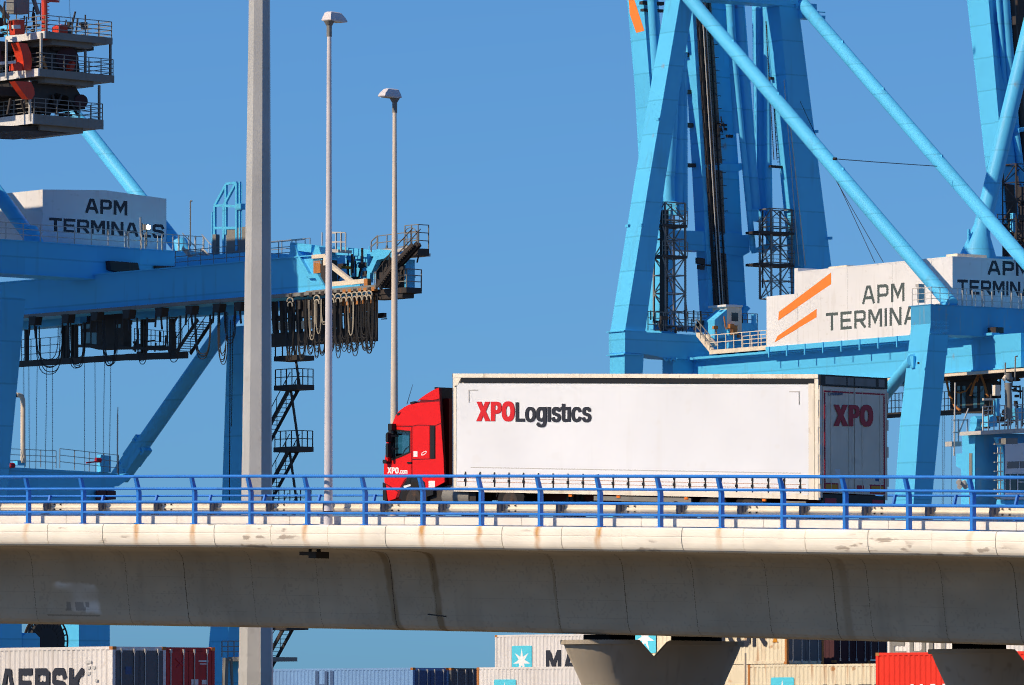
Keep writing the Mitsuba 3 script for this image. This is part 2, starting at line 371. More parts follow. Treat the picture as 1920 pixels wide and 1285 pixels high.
def shapes_on(shapes, org, xv, yv, depth=0.012):
    """extrude 2D shapes on a plane: origin, x and y vectors per unit; stands proud along x cross y"""
    n = unit(np.cross(xv, yv)) * depth; out = []
    for s in shapes:
        for g in getattr(s, 'geoms', [s]):
            if g.is_empty or g.area < 1e-5: continue
            m = trimesh.creation.extrude_polygon(g, 1.0, engine='earcut'); v = m.vertices
            out.append((org + v[:, :1] * xv + v[:, 1:2] * yv + v[:, 2:3] * n, m.faces))
    return out
def text_between(text, a, b, cap, w=0.16, gap=0.20, depth=0.012):
    """block lettering whose baseline runs from a to b (world points), capitals 'cap' metres tall"""
    sh, wid = block_text(text, w, gap); return shapes_on(sh, A(a), (A(b) - A(a)) / wid, UP * cap, depth)
def font_between(text, a, b, cap, depth=0.006, up=UP, fat=0):
    m = meshkit.text_mesh(text, 1.0, 1.0, bold=True); v = m.vertices
    x0, x1 = v[:, 0].min(), v[:, 0].max(); xv = (A(b) - A(a)) / (x1 - x0); yv = up * cap; n = unit(np.cross(xv, yv)) * depth
    e = xv * 0.035 * fat
    return [(A(a) + (v[:, :1] - x0) * xv + v[:, 1:2] * yv + v[:, 2:3] * n * (1 + 0.15 * k) + e * k, m.faces) for k in ((-1, 0, 1) if fat else (0,))]
def heavy_xpo():
    """the three heavy condensed capitals X, P, O, 1 high"""
    w = 0.27
    X = Polygon([(0, 0), (0.31, 0), (0.44, 0.30), (0.57, 0), (0.88, 0), (0.60, 0.51), (0.86, 1), (0.56, 1), (0.44, 0.73), (0.32, 1), (0.02, 1), (0.28, 0.51)])
    def sup(cx, cy, a, b, n): return Polygon([(cx + a * np.sign(math.cos(t)) * abs(math.cos(t)) ** n, cy + b * np.sign(math.sin(t)) * abs(math.sin(t)) ** n) for t in np.linspace(0, 2 * math.pi, 40, endpoint=False)])
    bowl = sup(0.33, 0.69, 0.33, 0.31, 0.75).union(shapely.box(0, 0.38, 0.33, 1.0)).difference(sup(0.33, 0.69, 0.09, 0.12, 0.8).union(shapely.box(w, 0.58, 0.34, 0.80)))
    P_ = shapely.box(0, 0, w, 1).union(bowl)
    O = sup(0.40, 0.5, 0.40, 0.52, 0.8).difference(sup(0.40, 0.5, 0.13, 0.27, 0.8))
    return [X, affinity.translate(P_, 0.92, 0), affinity.translate(O, 1.60, 0)], 2.40
def xpo_between(a, b, cap, depth=0.007):
    sh, wid = heavy_xpo(); return shapes_on(sh, A(a), (A(b) - A(a)) / wid, UP * cap, depth)
def star_shape():
    pts = []
    for k in range(14):
        r = 0.44 if k % 2 == 0 else 0.15; t = math.pi / 2 + k * math.pi / 7; pts.append((0.5 + r * math.cos(t), 0.48 + r * math.sin(t)))
    return Polygon(pts)

single('ground', [(A([[-4000, -300, 0], [4000, -300, 0], [4000, 8000, 0], [-4000, 8000, 0]]), A([[0, 1, 2], [0, 2, 3]]))], 'ground_yard', 'pale paved yard of the harbour terminal', kind='structure', smooth=False)

# ------------------------------------------------------------------ the bridge: a ramp curving away to the left, 2.8 % uphill
BX, BD, BTH, BK = 0.611, 151.449, 0.73337, -0.00402
def bridge(s, o=0.0, z=0.0):
    """s metres along the near edge (uphill, to the left), o metres inwards, z above the top of the edge beam"""
    a = BTH + BK * s
    if abs(s) < 1e-9: x, y = 0.0, 0.0
    else:
        x = -(math.sin(a) - math.sin(BTH)) / BK; y = -(math.cos(a) - math.cos(BTH)) / BK
    return A([BX + x + o * math.sin(a), BD + y + o * math.cos(a), CAM[2] + 4.8502 + 0.02764 * s - 0.00015 * s * s + z])
def bdir(s):
    a = BTH + BK * s; return A([-math.cos(a), math.sin(a), 0.0276]), A([math.sin(a), math.cos(a), 0.0])
def sweep(profile, s0, s1, step=0.5, caps=True):
    """profile [(o, z)] swept along the bridge; uv = (s, depth below the edge top)"""
    n = max(1, int(math.ceil((s1 - s0) / step))); ss = np.linspace(s0, s1, n + 1)
    v, f = loft([A([bridge(s, o, z) for o, z in profile]) for s in ss], caps)
    uv = [(s, -z) for s in ss for o, z in profile]
    mz = -np.mean([z for o, z in profile]); uv += [(s0, mz), (s1, mz)] if caps else []
    return (v, f), A(uv)
def swept(parent, name, profile, s0, s1, material, step=0.5, caps=True, **kw):
    m, uv = sweep(profile, s0, s1, step, caps)
    return part(parent, name, cat([m]), material, smooth=False, uv=uv, **kw)
S0, S1 = -35.0, 45.0
BR = thing('road_bridge', 'long concrete road bridge with rust streaked edge beam crossing the whole picture', 'bridge')
edge = [(0.34, 0.0), (0.06, 0.0), (0.025, -0.012), (0.0, -0.05), (-0.010, -0.10), (-0.016, -0.155), (-0.018, -0.215), (-0.010, -0.228), (-0.010, -0.236), (-0.018, -0.249),
        (-0.018, -0.31), (-0.012, -0.38), (0.002, -0.44), (0.025, -0.50), (0.06, -0.55), (0.11, -0.585), (0.17, -0.60), (0.34, -0.60)]
k = 0
s = S0 + 0.15
while s < S1:          # cast edge units, one between every two posts, each a little out of line
    e = [(o + 0.006 * math.sin(k * 2.4), z + 0.004 * math.cos(k * 1.7)) for o, z in edge]
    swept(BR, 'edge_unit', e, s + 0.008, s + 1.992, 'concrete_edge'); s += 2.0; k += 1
liner = [(0.36, -0.01), (0.03, -0.02), (0.012, -0.2), (0.03, -0.42), (0.12, -0.56), (0.36, -0.58)]
swept(BR, 'edge_core', liner, S0, S1, 'concrete_joint', 1.0)
web = [(0.345, -0.54), (0.345, -0.585)] + [(0.36, -0.60), (1.2, -0.61), (2.2, -0.625), (2.62, -0.65), (2.78, -0.70), (2.88, -0.79), (2.95, -0.95), (3.0, -1.25), (3.05, -1.65), (3.12, -2.1), (3.17, -2.42), (3.22, -2.56), (3.30, -2.64), (3.42, -2.68), (3.6, -2.69)]
webin = [(8.4, -2.69), (8.58, -2.68), (8.70, -2.64), (8.78, -2.56), (8.83, -2.42), (8.88, -2.1), (9.05, -1.28), (9.14, -1.08), (9.28, -0.92), (9.5, -0.81), (9.9, -0.74), (11.64, -0.60), (11.7, -0.54), (6.0, -0.45)]
cuts = [S0, -32.0, -29.0, -26.0, -23.0, -20.4, -18.0, -15.2, -12.9, -10.6, -8.25, -7.15, -5.0, -2.6, -0.3, 2.0, 6.15, 7.6, 10.2, 12.5, 14.9, 17.0, 20.4, 22.6, 25.0, 28.0, 30.5, 33.5, 36.5, 39.5, 42.5, S1]
for k, (a, b) in enumerate(zip(cuts[:-1], cuts[1:])):
    d = (0.0025 if k not in (16, 17, 19) else 0.006) * math.sin(k * 2.1)
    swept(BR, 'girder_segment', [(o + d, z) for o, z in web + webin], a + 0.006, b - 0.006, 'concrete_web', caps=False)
core = [(o + (0.05 if o < 6 else -0.05), z + 0.04) for o, z in web[2:] + webin[:-2]] + [(6.0, -0.5)]
swept(BR, 'girder_core', core, S0, S1, 'concrete_joint', 1.0, caps=False)
swept(BR, 'deck_slab', [(0.40, -0.04), (0.40, -0.50), (11.6, -0.50), (11.6, 0.10), (0.95, 0.02)], S0, S1, 'concrete_joint', 1.0)
for k in range(20):
    swept(BR, 'kerb', [(0.565, -0.03), (0.565, 0.24), (0.585, 0.262), (0.98, 0.265), (0.98, -0.02)], S0 + 4 * k + 0.006, min(S1, S0 + 4 * k + 3.994), 'kerb_white', 1.0)
swept(BR, 'edge_unit_far', [(11.65, 0.12), (11.65, -0.5), (11.9, -0.52), (12.0, -0.4), (12.0, 0.10), (11.95, 0.12)], S0, S1, 'concrete_edge', 1.0)
m, uv = sweep([(0.96, 0.03), (11.6, 0.32), (11.6, 0.26), (0.96, -0.01)], S0, S1, 1.0)
single('road', [m], 'asphalt', 'dark asphalt carriageway on the bridge deck', kind='structure', smooth=False)
# small black box and bracket hanging under the edge beam, stain bracket on the web
c = bridge(8.55, 1.2, -0.765); d, n = bdir(8.55)
part(BR, 'drain_box', [obox(c, d * 0.13, n * 0.26, UP * 0.085), obox(c + d * 0.30 + UP * 0.035, d * 0.22, n * 0.18, UP * 0.045), bar(c, c + UP * 0.16, 0.08), bar(c + d * 0.3, c + d * 0.3 + UP * 0.16, 0.06)], 'steel_dark', label='black box hanging below the edge beam')
c = bridge(6.15, 3.16, -2.28); d, n = bdir(6.15)
part(BR, 'pipe_clamp', [bar(c - d * 0.33 - UP * 0.03, c + d * 0.33 + UP * 0.02, 0.05, 0.035)], 'steel_dark')
# bearings and piers
def pier(scentre, oc):
    """wall pier with rounded ends, flaring upwards, a V notch in its head"""
    from manifold3d import Manifold, Mesh
    d, n = bdir(scentre); d = unit(d * [1, 1, 0]); c = bridge(scentre, oc); c[2] -= 2.69 + 0.15; zb = c[2]
    an = np.linspace(-math.pi / 2, math.pi / 2, 17); rings = []
    for dz, half, r in ((zb, 1.15, 0.72), (3.4, 1.15, 0.72), (2.2, 1.22, 0.80), (1.5, 1.36, 0.92), (1.0, 1.50, 1.03), (0.6, 1.64, 1.13), (0.3, 1.75, 1.20), (0.12, 1.80, 1.24), (0.11, 1.86, 1.30), (0.0, 1.86, 1.30)):
        e = [(half + r * math.cos(t), r * math.sin(t)) for t in an] + [(-half - r * math.cos(t), -r * math.sin(t)) for t in an]
        rings.append(A([c + n * x + d * y * 0.85 - UP * dz for x, y in e]))
    v, f = loft(rings); m = trimesh.Trimesh(v, f); m.fix_normals()
    X_, Y_ = A([1.0, 0, 0]), A([0, 1.0, 0])
    k = slab([c - Y_ * 5 + X_ * x + UP * z for x, z in ((-0.46, 0.1), (0.46, 0.1), (0.40, 0.0), (0.03, -0.40), (-0.03, -0.40), (-0.40, 0.0))], Y_ * 10); k = trimesh.Trimesh(k.vertices, k.faces); k.merge_vertices(); k.fix_normals()
    mm = [Manifold(Mesh(np.asarray(x.vertices, np.float32), np.asarray(x.faces, np.uint32))) for x in (m, k)]
    o = (mm[0] - mm[1]).to_mesh()
    key = part(BR, 'pier', [trimesh.Trimesh(o.vert_properties[:, :3], o.tri_verts, process=False)], 'concrete_pier', smooth=35)
    for x in (-1.75, 1.75):
        part(key, 'bearing', [obox(c + n * x + UP * 0.075, d * 0.45, n * 0.5, UP * 0.074)], 'rubber')
pier(1.38, 6.15); pier(-9.4, 7.6)

# ------------------------------------------------------------------ railings on the bridge
def railing(label, o, base, height, outward, s0, s1, spacing, thin):
    R = thing('bridge_railing', label, 'railing', 'blue railings along the bridge')
    k0, k1 = int(math.ceil(s0 / spacing)), int(math.floor(s1 / spacing))
    z4 = [height - 0.03, 0.725 * height, 0.455 * height, 0.235 * height]
    for k in range(k0, k1 + 1):
        s = k * spacing; d, n = bdir(s); n = n * outward
        w = 0.040 if not thin else 0.028
        prof = [(0.075, base - 0.0), (0.075, base + 0.66 * height), (0.19, base + 0.955 * height), (0.185, base + height), (0.11, base + height), (-0.055, base + 0.66 * height), (-0.055, base)]
        pts = [bridge(s, o, z) + n * q * (1 if not thin else 0.75) for q, z in prof]
        part(R, 'post', [slab([p - d * w for p in pts], d * 2 * w), obox(bridge(s, o, base + 0.012), d * 0.09, n * 0.10, UP * 0.012)], 'railing_blue', smooth=False)
    offs = [0.15, 0.055, 0.0, 0.0]
    for q, (z, r) in enumerate(zip(z4, [0.044, 0.036, 0.040, 0.036])):
        if thin and q == 3: continue
        r = r * (0.75 if thin else 1)
        for k in range(k0, k1, 3):
            ss = np.linspace(k * spacing, min(k + 3, k1) * spacing, 7)
            part(R, 'rail', [path([bridge(s, o, base + z) + bdir(s)[1] * outward * (offs[q] + 0.04) for s in ss], r, 8)], 'railing_blue', smooth=50)
    return R
railing('blue steel railing with bent posts along the near edge of the bridge', 0.17, 0.004, 1.29, -1, -34, 44, 2.0, False)
railing('thinner blue railing on the far side of the bridge, behind the truck', 11.82, 0.12, 1.02, 1, -33, 44, 1.95, True)
GR = thing('guard_rail', 'cream steel crash barrier with dark posts behind the near blue railing', 'guard rail')
for k in range(-17, 22):
    s = 2.0 * k - 0.12; d, n = bdir(s)
    c = bridge(s, 0.70, 0.265)
    part(GR, 'post', [obox(c + UP * 0.19, d * 0.035, n * 0.055, UP * 0.19), obox(c + n * 0.085 + UP * 0.25, d * 0.085, n * 0.035, UP * 0.11),
                      obox(c + n * 0.05 + d * 0.07 + UP * 0.17, d * 0.04, n * 0.03, UP * 0.05), obox(c + UP * 0.008, d * 0.09, n * 0.10, UP * 0.008)], 'guard_post', smooth=False)
wv = [(0.825, 0.33), (0.855, 0.37), (0.855, 0.43), (0.825, 0.475), (0.855, 0.52), (0.855, 0.58), (0.825, 0.62)]
wv = wv + [(o + 0.012, z) for o, z in wv[::-1]]
for k in range(20):
    swept(GR, 'beam', [(o, z - 0.02) for o, z in wv], S0 + 4 * k + 0.3, min(S1, S0 + 4 * k + 4.29), 'guard_beam', 1.0, caps=False)
    s = S0 + 4 * k + 0.45; d, n = bdir(s)
    for q in range(4):
        part(GR, 'bolt', [tube(bridge(s + 0.22 * (q % 2), 0.812, 0.40 + 0.14 * (q // 2)), bridge(s + 0.22 * (q % 2), 0.845, 0.40 + 0.14 * (q // 2)), 0.02, n=6)], 'steel_dark')

# ------------------------------------------------------------------ street lamps and the tall mast
def street_lamp(base, s, height, inward, label, material, r0, r1):
    L = thing('street_lamp', label, 'street lamp', 'street lamps along the bridge')
    d, n = bdir(s); d = unit(d * [1, 1, 0]); n = n * inward; top = base + UP * height
    rings = []
    for z, r in ((0, r0 * 1.02), (0.5, r0), (height * 0.5, (r0 + r1) / 2), (height - 0.45, r1), (height - 0.1, r1)):
        an = np.linspace(0, 2 * math.pi, 20, endpoint=False); rings.append(base + UP * z + r * (np.cos(an)[:, None] * A([1, 0, 0]) + np.sin(an)[:, None] * A([0, 1, 0])))
    part(L, 'pole', [loft(rings), obox(base + UP * 0.012, d * 0.17, n * 0.17, UP * 0.012)], material, smooth=40)
    for z in (0.33, 0.55): part(L, 'band', [tube(base + UP * z, base + UP * (z + 0.035), r0 * 1.06, n=20)], 'steel_dark')
    part(L, 'socket', [tube(top - UP * 0.16, top - UP * 0.03, 0.075, 0.15, 12), tube(top - UP * 0.45, top - UP * 0.16, 0.07, n=12)], 'steel_grey')
    rr = []
    for z, a0, a1, w in ((-0.03, -0.11, 0.56, 0.155), (-0.005, -0.12, 0.57, 0.165), (0.07, -0.10, 0.52, 0.145), (0.19, -0.05, 0.38, 0.115), (0.215, 0.0, 0.32, 0.075)):
        rr.append(A([top + UP * z + n * a + d * b for a, b in ((a0, -w), (a1, -w * 0.8), (a1, w * 0.8), (a0, w))]))
    part(L, 'lamp_head', [loft(rr)], 'lamp_pole_grey', smooth=False)
    part(L, 'lens', [obox(top - UP * 0.035 + n * 0.22, n * 0.22, d * 0.15, UP * 0.006)], 'lamp_lens')
sl = 7.41
street_lamp(bridge(sl, 0.30, 0.002), sl, 13.20, 1, 'grey street lamp at the near bridge edge left of the truck, head pointing right', 'lamp_pole_grey', 0.112, 0.058)
b2 = at(739, 1000, 168.5); b2[2] = bridge(11.0, 11.3, 0.3)[2]
street_lamp(b2, 11.0, 168.5 * ray(742, 182)[2] + CAM[2] - b2[2], -1, 'beige street lamp post rising behind the red truck cab, lamp head pointing left', 'lamp_pole_beige', 0.12, 0.056)
MS = thing('light_mast', 'thick grey eight sided steel mast standing behind the bridge at left', 'mast')
bm, tm = at(480, 1285, 186), at(487, -40, 186)
def octo(z, r):
    c = A([np.interp(z, [0, 28], [bm[0] - 0.02, tm[0]]), 186.0, z]); an = math.radians(-4) + np.arange(8) * math.pi / 4 + math.pi / 8
    return c + r * (np.cos(an)[:, None] * A([1, 0, 0]) + np.sin(an)[:, None] * A([0, 1, 0]))
part(MS, 'lower_shaft', [loft([octo(0, 0.60), octo(4.72, 0.555)])], 'galvanised_mast', smooth=False)
part(MS, 'shaft', [loft([octo(4.72, 0.548), octo(25.0, 0.345), octo(27.5, 0.33)])], 'galvanised_mast', smooth=False)

part(MS, 'joint_ring', [loft([octo(4.66, 0.575), octo(4.78, 0.57)])], 'galvanised_mast', smooth=False)
part(MS, 'shaft_seam', [loft([octo(15.6, 0.452), octo(15.66, 0.451)])], 'galvanised_mast', smooth=False)

# ------------------------------------------------------------------ the truck
TK = Frame([7.601, 149.004, CAM[2] + 4.709], 45.86, 0.0423, 0.967)
LT, WT, HT = 13.6, 2.55, 3.965
TR = thing('articulated_truck', 'red tractor unit pulling a white curtain sided trailer uphill over the bridge', 'truck')
tp = lambda *a, **k: part(TR, *a, **k)
def fbox(fr, g0, g1, c0, c1, z0, z1): return fr.box(g0, g1, c0, c1, z0, z1)
tp('trailer', [TK.box(0.06, LT - 0.04, 0.06, WT - 0.06, 1.0, 3.80), TK.box(0.03, LT - 0.02, 0.03, WT - 0.03, 3.86, 3.93)], 'trailer_cream', smooth=False)
TRL = TR + '__trailer'
def sub(name, *a, **k): return part(TRL, name, *a, **k)
# curtain: a slightly billowing sheet
g, z = np.meshgrid(np.linspace(0.36, LT - 0.16, 150), np.linspace(0.86, 3.70, 24), indexing='ij')
dep = 0.022 * (meshkit.fbm(np.stack([g * 0.8, z * 0.5, g * 0], -1), 3, 4) - 0.5) + 0.006 * np.sin(g * 2 * math.pi / 0.62) * np.clip((1.35 - z) / 0.5, 0, 1)
vv = np.stack([TK.P(a, -0.012 + b, c) for a, b, c in zip(g.ravel(), dep.ravel(), z.ravel())]); i, j = np.meshgrid(np.arange(149), np.arange(23), indexing='ij'); q = (i * 24 + j).ravel()
sub('curtain', [(vv, np.vstack([np.c_[q, q + 1, q + 25], np.c_[q, q + 25, q + 24]]))], 'curtain_white', smooth=True)
for k in range(11):     # cream top rail in lengths
    a0, a1 = LT * k / 11 + 0.004, LT * (k + 1) / 11 - 0.004
    sub('roof_rail', [TK.box(a0, a1, -0.035, 0.06, 3.855, HT)], 'trailer_cream', smooth=False)
sub('gutter', [TK.box(0.10, LT - 0.36, -0.026, 0.055, 3.722, 3.848)], 'truck_black')
sub('corner_board', [slab([TK.P(a, -0.03, z) for a, z in ((LT - 0.02, 3.85), (LT - 0.02, 3.50), (LT - 0.10, 3.62), (LT - 0.22, 3.66), (LT - 0.35, 3.85))], TK.C * 0.05)], 'trailer_cream', smooth=False)
sub('front_post', [TK.box(LT - 0.15, LT - 0.01, -0.02, 0.05, 0.86, 3.60)], 'trailer_cream', smooth=False)
for q, (a0, a1) in enumerate(((0.16, 0.35), (0.0, 0.13))):
    sub('rear_post', [TK.box(a0, a1, -0.022 - 0.01 * q, 0.05, 0.74, 3.84)], 'trailer_cream', smooth=False)
sub('side_rave', [TK.box(0.36, LT - 0.02, -0.018, 0.05, 0.755, 0.90), TK.box(0.40, LT - 0.1, -0.026, 0.0, 0.885, 0.905)], 'trailer_cream', smooth=False)
for z in (1.02, 1.12):
    sub('seam', [TK.box(0.45, LT - 0.2, -0.0215, -0.017, z, z + 0.014)], 'rust')
sub('seam_line', [TK.box(0.62, LT - 0.72, -0.026, -0.016, 1.405, 1.43)], 'line_grey')
for k in range(23):
    a = 0.62 + k * 0.565
    sub('strap', [TK.box(a, a + 0.035, -0.036, -0.02, 0.90, 1.30), TK.box(a - 0.012, a + 0.055, -0.05, -0.03, 1.02, 1.10), TK.box(a - 0.006, a + 0.045, -0.046, -0.03, 1.19, 1.26)], 'truck_black', smooth=False)
for a in (0.66, LT - 1.0):      # printed corner marks
    sub('corner_mark', [TK.box(a, a + 0.36, -0.030, -0.022, 3.50, 3.53), TK.box(a if a < 3 else a + 0.33, (a if a < 3 else a + 0.33) + 0.03, -0.030, -0.022, 3.18, 3.50)], 'line_grey')
def on(px, py, c=-0.028): return TK.c(px, py, c)
sub('lettering', xpo_between(on(893, 790), on(965, 790), 0.51), 'lettering_red', smooth=False)
sub('lettering', font_between('Logıstıcs', on(967.5, 790), on(1108, 790.3), 0.48, 0.007, fat=1), 'lettering_black', smooth=False)
# rear
sub('header', [TK.box(-0.05, 0.03, 0.0, WT, 3.68, HT)], 'truck_black', smooth=False)
for c in (0.18, 1.02, 1.30, 2.2):
    sub('header_panel', [TK.box(-0.065, -0.045, c, c + (0.78 if c in (0.18, 1.30) else 0.22), 3.72, 3.92)], 'steel_grey', smooth=False)
for c0, c1 in ((0.10, 1.262), (1.288, WT - 0.10)):
    sub('rear_door', [TK.box(-0.05, 0.05, c0, c1, 0.93, 3.66)], 'trailer_grey', smooth=False)
    d = TRL + '__rear_door'
    sub('door_tape', [TK.box(-0.07, -0.045, c0 + 0.03, c1 - 0.03, 3.515, 3.555), TK.box(-0.07, -0.045, *((c0 + 0.03, c0 + 0.065) if c0 < 1 else (c1 - 0.065, c1 - 0.03)), 0.95, 3.50)], 'reflector_red', smooth=False)
    for c in (c0 + 0.28, c1 - 0.20):
        sub('locking_bar', [tube(TK.P(-0.062, c, 0.98), TK.P(-0.062, c, 3.6), 0.010, n=8)], 'trailer_grey')
    sub('number_board', [TK.box(-0.060, -0.050, *((0.12, 0.66) if c0 < 1 else (1.86, 2.40)), 0.95, 1.19)], 'reflector_red', smooth=False)
    sub('marker_board', [TK.box(-0.066, -0.058, *((0.16, 0.62) if c0 < 1 else (1.90, 2.36)), 0.985, 1.155)], 'reflector_amber', smooth=False)
sub('frame_post', [TK.box(-0.03, 0.03, 0.0, 0.09, 0.80, 3.68)], 'trailer_grey', smooth=False)
sub('frame_post', [TK.box(-0.03, 0.03, WT - 0.09, WT, 0.80, 3.68)], 'trailer_grey', smooth=False)
for z in (1.15, 1.9, 2.6, 3.3):
    sub('hinge', [TK.box(-0.055, -0.01, -0.035, 0.04, z, z + 0.28)], 'trailer_cream', smooth=False)
    sub('hinge', [TK.box(-0.055, -0.01, WT - 0.04, WT + 0.03, z, z + 0.28)], 'trailer_grey', smooth=False)
rp = lambda px, py: TK.g(px, py, -0.076)
sub('rear_lettering', xpo_between(rp(1563, 799), rp(1637, 800), 0.53), 'reflector_red', smooth=False)
sub('maker_mark', font_between('Lordhalle', rp(1553, 741.5), rp(1580, 741), 0.075, 0.005), 'container_navy', smooth=False)
sub('small_plate', [TK.box(-0.058, -0.05, 0.55, 0.72, 1.35, 1.55)], 'paint_white')
sub('small_plate', [TK.box(-0.058, -0.05, 2.06, 2.2, 1.28, 1.44)], 'container_navy')
sub('number_plate', [TK.box(-0.062, -0.05, 1.36, 1.62, 0.98, 1.16)], 'reflector_red')
sub('bumper', [TK.box(-0.04, 0.06, 0.1, WT - 0.1, 0.55, 0.90), TK.box(0.0, 0.5, 0.5, WT - 0.5, 0.4, 0.6)], 'truck_black', smooth=False)
for c in (0.16, 1.95): sub('tail_light', [TK.box(-0.055, -0.03, c, c + 0.42, 0.66, 0.80)], 'reflector_red')
sub('chassis_beam', [TK.box(0.3, LT - 0.9, 0.78, 0.92, 0.58, 0.98), TK.box(0.3, LT - 0.9, WT - 0.92, WT - 0.78, 0.58, 0.98), TK.box(0.3, LT - 0.2, 0.1, WT - 0.1, 0.90, 1.0)], 'chassis_red', smooth=False)
sub('tool_box', [TK.box(5.7, 7.2, 0.05, 0.7, 0.42, 0.80)], 'steel_dark', smooth=False)
sub('side_guard', [TK.box(4.6, 8.2, 0.03, 0.08, 0.60, 0.72), TK.box(0.5, 1.4, 0.03, 0.08, 0.52, 0.70)], 'steel_grey', smooth=False)
for k in range(5):
    sub('landing_leg', [TK.box(9.3 + (k % 2) * 0.15, 9.42 + (k % 2) * 0.15, 0.35 + 0.4 * (k // 2), 0.45 + 0.4 * (k // 2), 0.25, 0.95)], 'steel_dark') if k < 4 else None
for a in (1.9, 4.7, 7.2, 9.0): sub('side_marker', [TK.box(a, a + 0.12, 0.0, 0.06, 0.68, 0.74)], 'reflector_orange')
def wheel(a, c, r=0.50, w=0.34, mud=True):
    k = part(TR, 'wheel', [tube(TK.P(a, c, r), TK.P(a, c + w, r), r, n=28), tube(TK.P(a, c - 0.02, r), TK.P(a, c, r), r * 0.9, r, n=28)], 'rubber', smooth=40)
    part(k, 'rim', [tube(TK.P(a, c - 0.028, r), TK.P(a, c - 0.012, r), r * 0.56, n=24), tube(TK.P(a, c - 0.07, r), TK.P(a, c - 0.02, r), r * 0.26, r * 0.34, n=16)], 'steel_dark', smooth=40)
    if mud:
        an = np.linspace(0.25, math.pi - 0.25, 12); ring = [(a + (r + 0.07) * math.cos(t), r + (r + 0.07) * math.sin(t)) for t in an]; inn = [(a + (r + 0.045) * math.cos(t), r + (r + 0.045) * math.sin(t)) for t in an[::-1]]
        part(TR, 'mudguard', [slab([TK.P(x, c - 0.02, zz) for x, zz in ring + inn], TK.C * (w + 0.04))], 'truck_black', smooth=40)
for a in (2.55, 3.86, 5.17):
    for c in (0.08, WT - 0.42): wheel(a, c, 0.49, mud=False)
CA = LT - 0.15      # tractor
AF = TK.loc(TK.c(776, 950, 0.03))[0]; AR = AF - 3.8
for a, r in ((AR, 0.50), (AF, 0.50)):
    for c in (0.04, WT - 0.38): wheel(a, c, r, mud=(a == AR))
tp('chassis', [TK.box(CA - 2.0, CA + 2.6, 0.82, 0.95, 0.55, 0.86), TK.box(CA - 2.0, CA + 2.6, 1.6, 1.73, 0.55, 0.86), TK.box(CA - 0.6, CA + 1.7, 0.15, 0.75, 0.35, 0.80), TK.box(CA - 1.9, CA - 0.3, 0.7, 1.85, 0.86, 0.98)], 'steel_dark', smooth=False)
tp('fuel_tank', [tube(TK.P(CA - 0.35, 0.42, 0.62), TK.P(CA + 0.7, 0.42, 0.62), 0.31, n=20)], 'steel_grey')
# cab: outline of its left side, in the plane of that side
C0 = 0.03
def prof(pts, c=C0): return [TK.c(x, y, c) for x, y in pts]
outline = [(727, 941), (724, 925), (720, 908), (718.5, 885), (719.5, 868), (722.5, 852), (727, 832), (732, 806), (735, 795), (740, 780), (747, 769.5), (757, 762), (768, 757), (782, 754.5),
           (790, 745.5), (800, 738), (812, 731), (824, 725.5), (825, 738), (826.5, 760), (829, 800), (832, 860), (834, 905), (820, 913), (798, 921), (795, 905), (787, 897), (776, 895), (763, 901), (754, 914), (748, 934)]
pl = A([TK.loc(p) for p in prof(outline)])
P2 = Polygon(pl[:, [0, 2]]); P2 = P2 if P2.is_valid else P2.buffer(0)
win = Polygon(A([TK.loc(p) for p in prof([(739, 807), (768.5, 810), (768, 848), (757, 853), (738, 859)])])[:, [0, 2]])
def plate(poly, c0, c1):
    out = []
    for g in getattr(poly, 'geoms', [poly]):
        m = trimesh.creation.extrude_polygon(g, c1 - c0, engine='earcut'); v = m.vertices
        f = m.faces[:, ::-1]
        out.append((A([TK.P(a, c0 + b, zz) for a, zz, b in v]), f))
    return out
shell_in = P2.buffer(-0.10)
ws = [TK.loc(TK.c(x, y, C0)) for x, y in ((733.0, 805), (722.5, 855))]     # windscreen, upper and lower edge
wsc = Polygon([(ws[0][0] - 0.35, ws[0][2]), (ws[0][0] + 0.6, ws[0][2]), (ws[1][0] + 0.6, ws[1][2]), (ws[1][0] - 0.35, ws[1][2])])
WC = 2.50
body = P2.buffer(-0.03).buffer(0.0)
RWD = Polygon([(TK.loc(TK.c(812, 800, C0))[0], 0.3), (0, 0.3), (0, 5), (TK.loc(TK.c(812, 800, C0))[0], 5)])
tp('cab', plate(P2.buffer(-0.004).difference(shell_in).difference(wsc).difference(RWD), C0 + 0.07, WC - 0.07), 'truck_red', smooth=25)
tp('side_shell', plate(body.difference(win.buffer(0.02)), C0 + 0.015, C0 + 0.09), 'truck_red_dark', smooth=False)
tp('side_shell', plate(body.difference(win.buffer(0.02)), WC - 0.09, WC - 0.015), 'truck_red', smooth=False)
CB = TR + '__cab'
cs = lambda *a, **k: part(CB, *a, **k)
def panel(name, pts, material, c0=-0.002, c1=0.02, cut=None, **kw):
    q = Polygon(A([TK.loc(p) for p in prof(pts)])[:, [0, 2]])
    if cut is not None: q = q.difference(cut)
    q = q.buffer(-0.012).buffer(0.012, join_style='mitre') if q.area > 0.05 else q
    return cs(name, plate(q, C0 + c0, C0 + c1), material, smooth=False, **kw)
panel('door', [(720.3, 868), (723, 852), (727.5, 832), (733, 806.5), (736, 800), (771.5, 801), (771.5, 893), (760, 898), (752, 911), (747, 921), (721, 905), (719.8, 887)], 'truck_red', cut=win.buffer(0.03))
panel('roof_panel', [(736, 794.5), (741.5, 780), (748, 771), (758, 763.5), (768, 758.5), (783, 756), (824, 753), (827, 793), (816, 797.5), (782, 796.5), (774, 798.5), (736, 798.5)], 'truck_red')
panel('roof_fairing', [(782, 752.5), (791, 745.5), (801, 738.5), (812, 732), (823.5, 727), (824.5, 747.5), (812, 750.5), (790, 749.5)], 'truck_red', c0=-0.012)
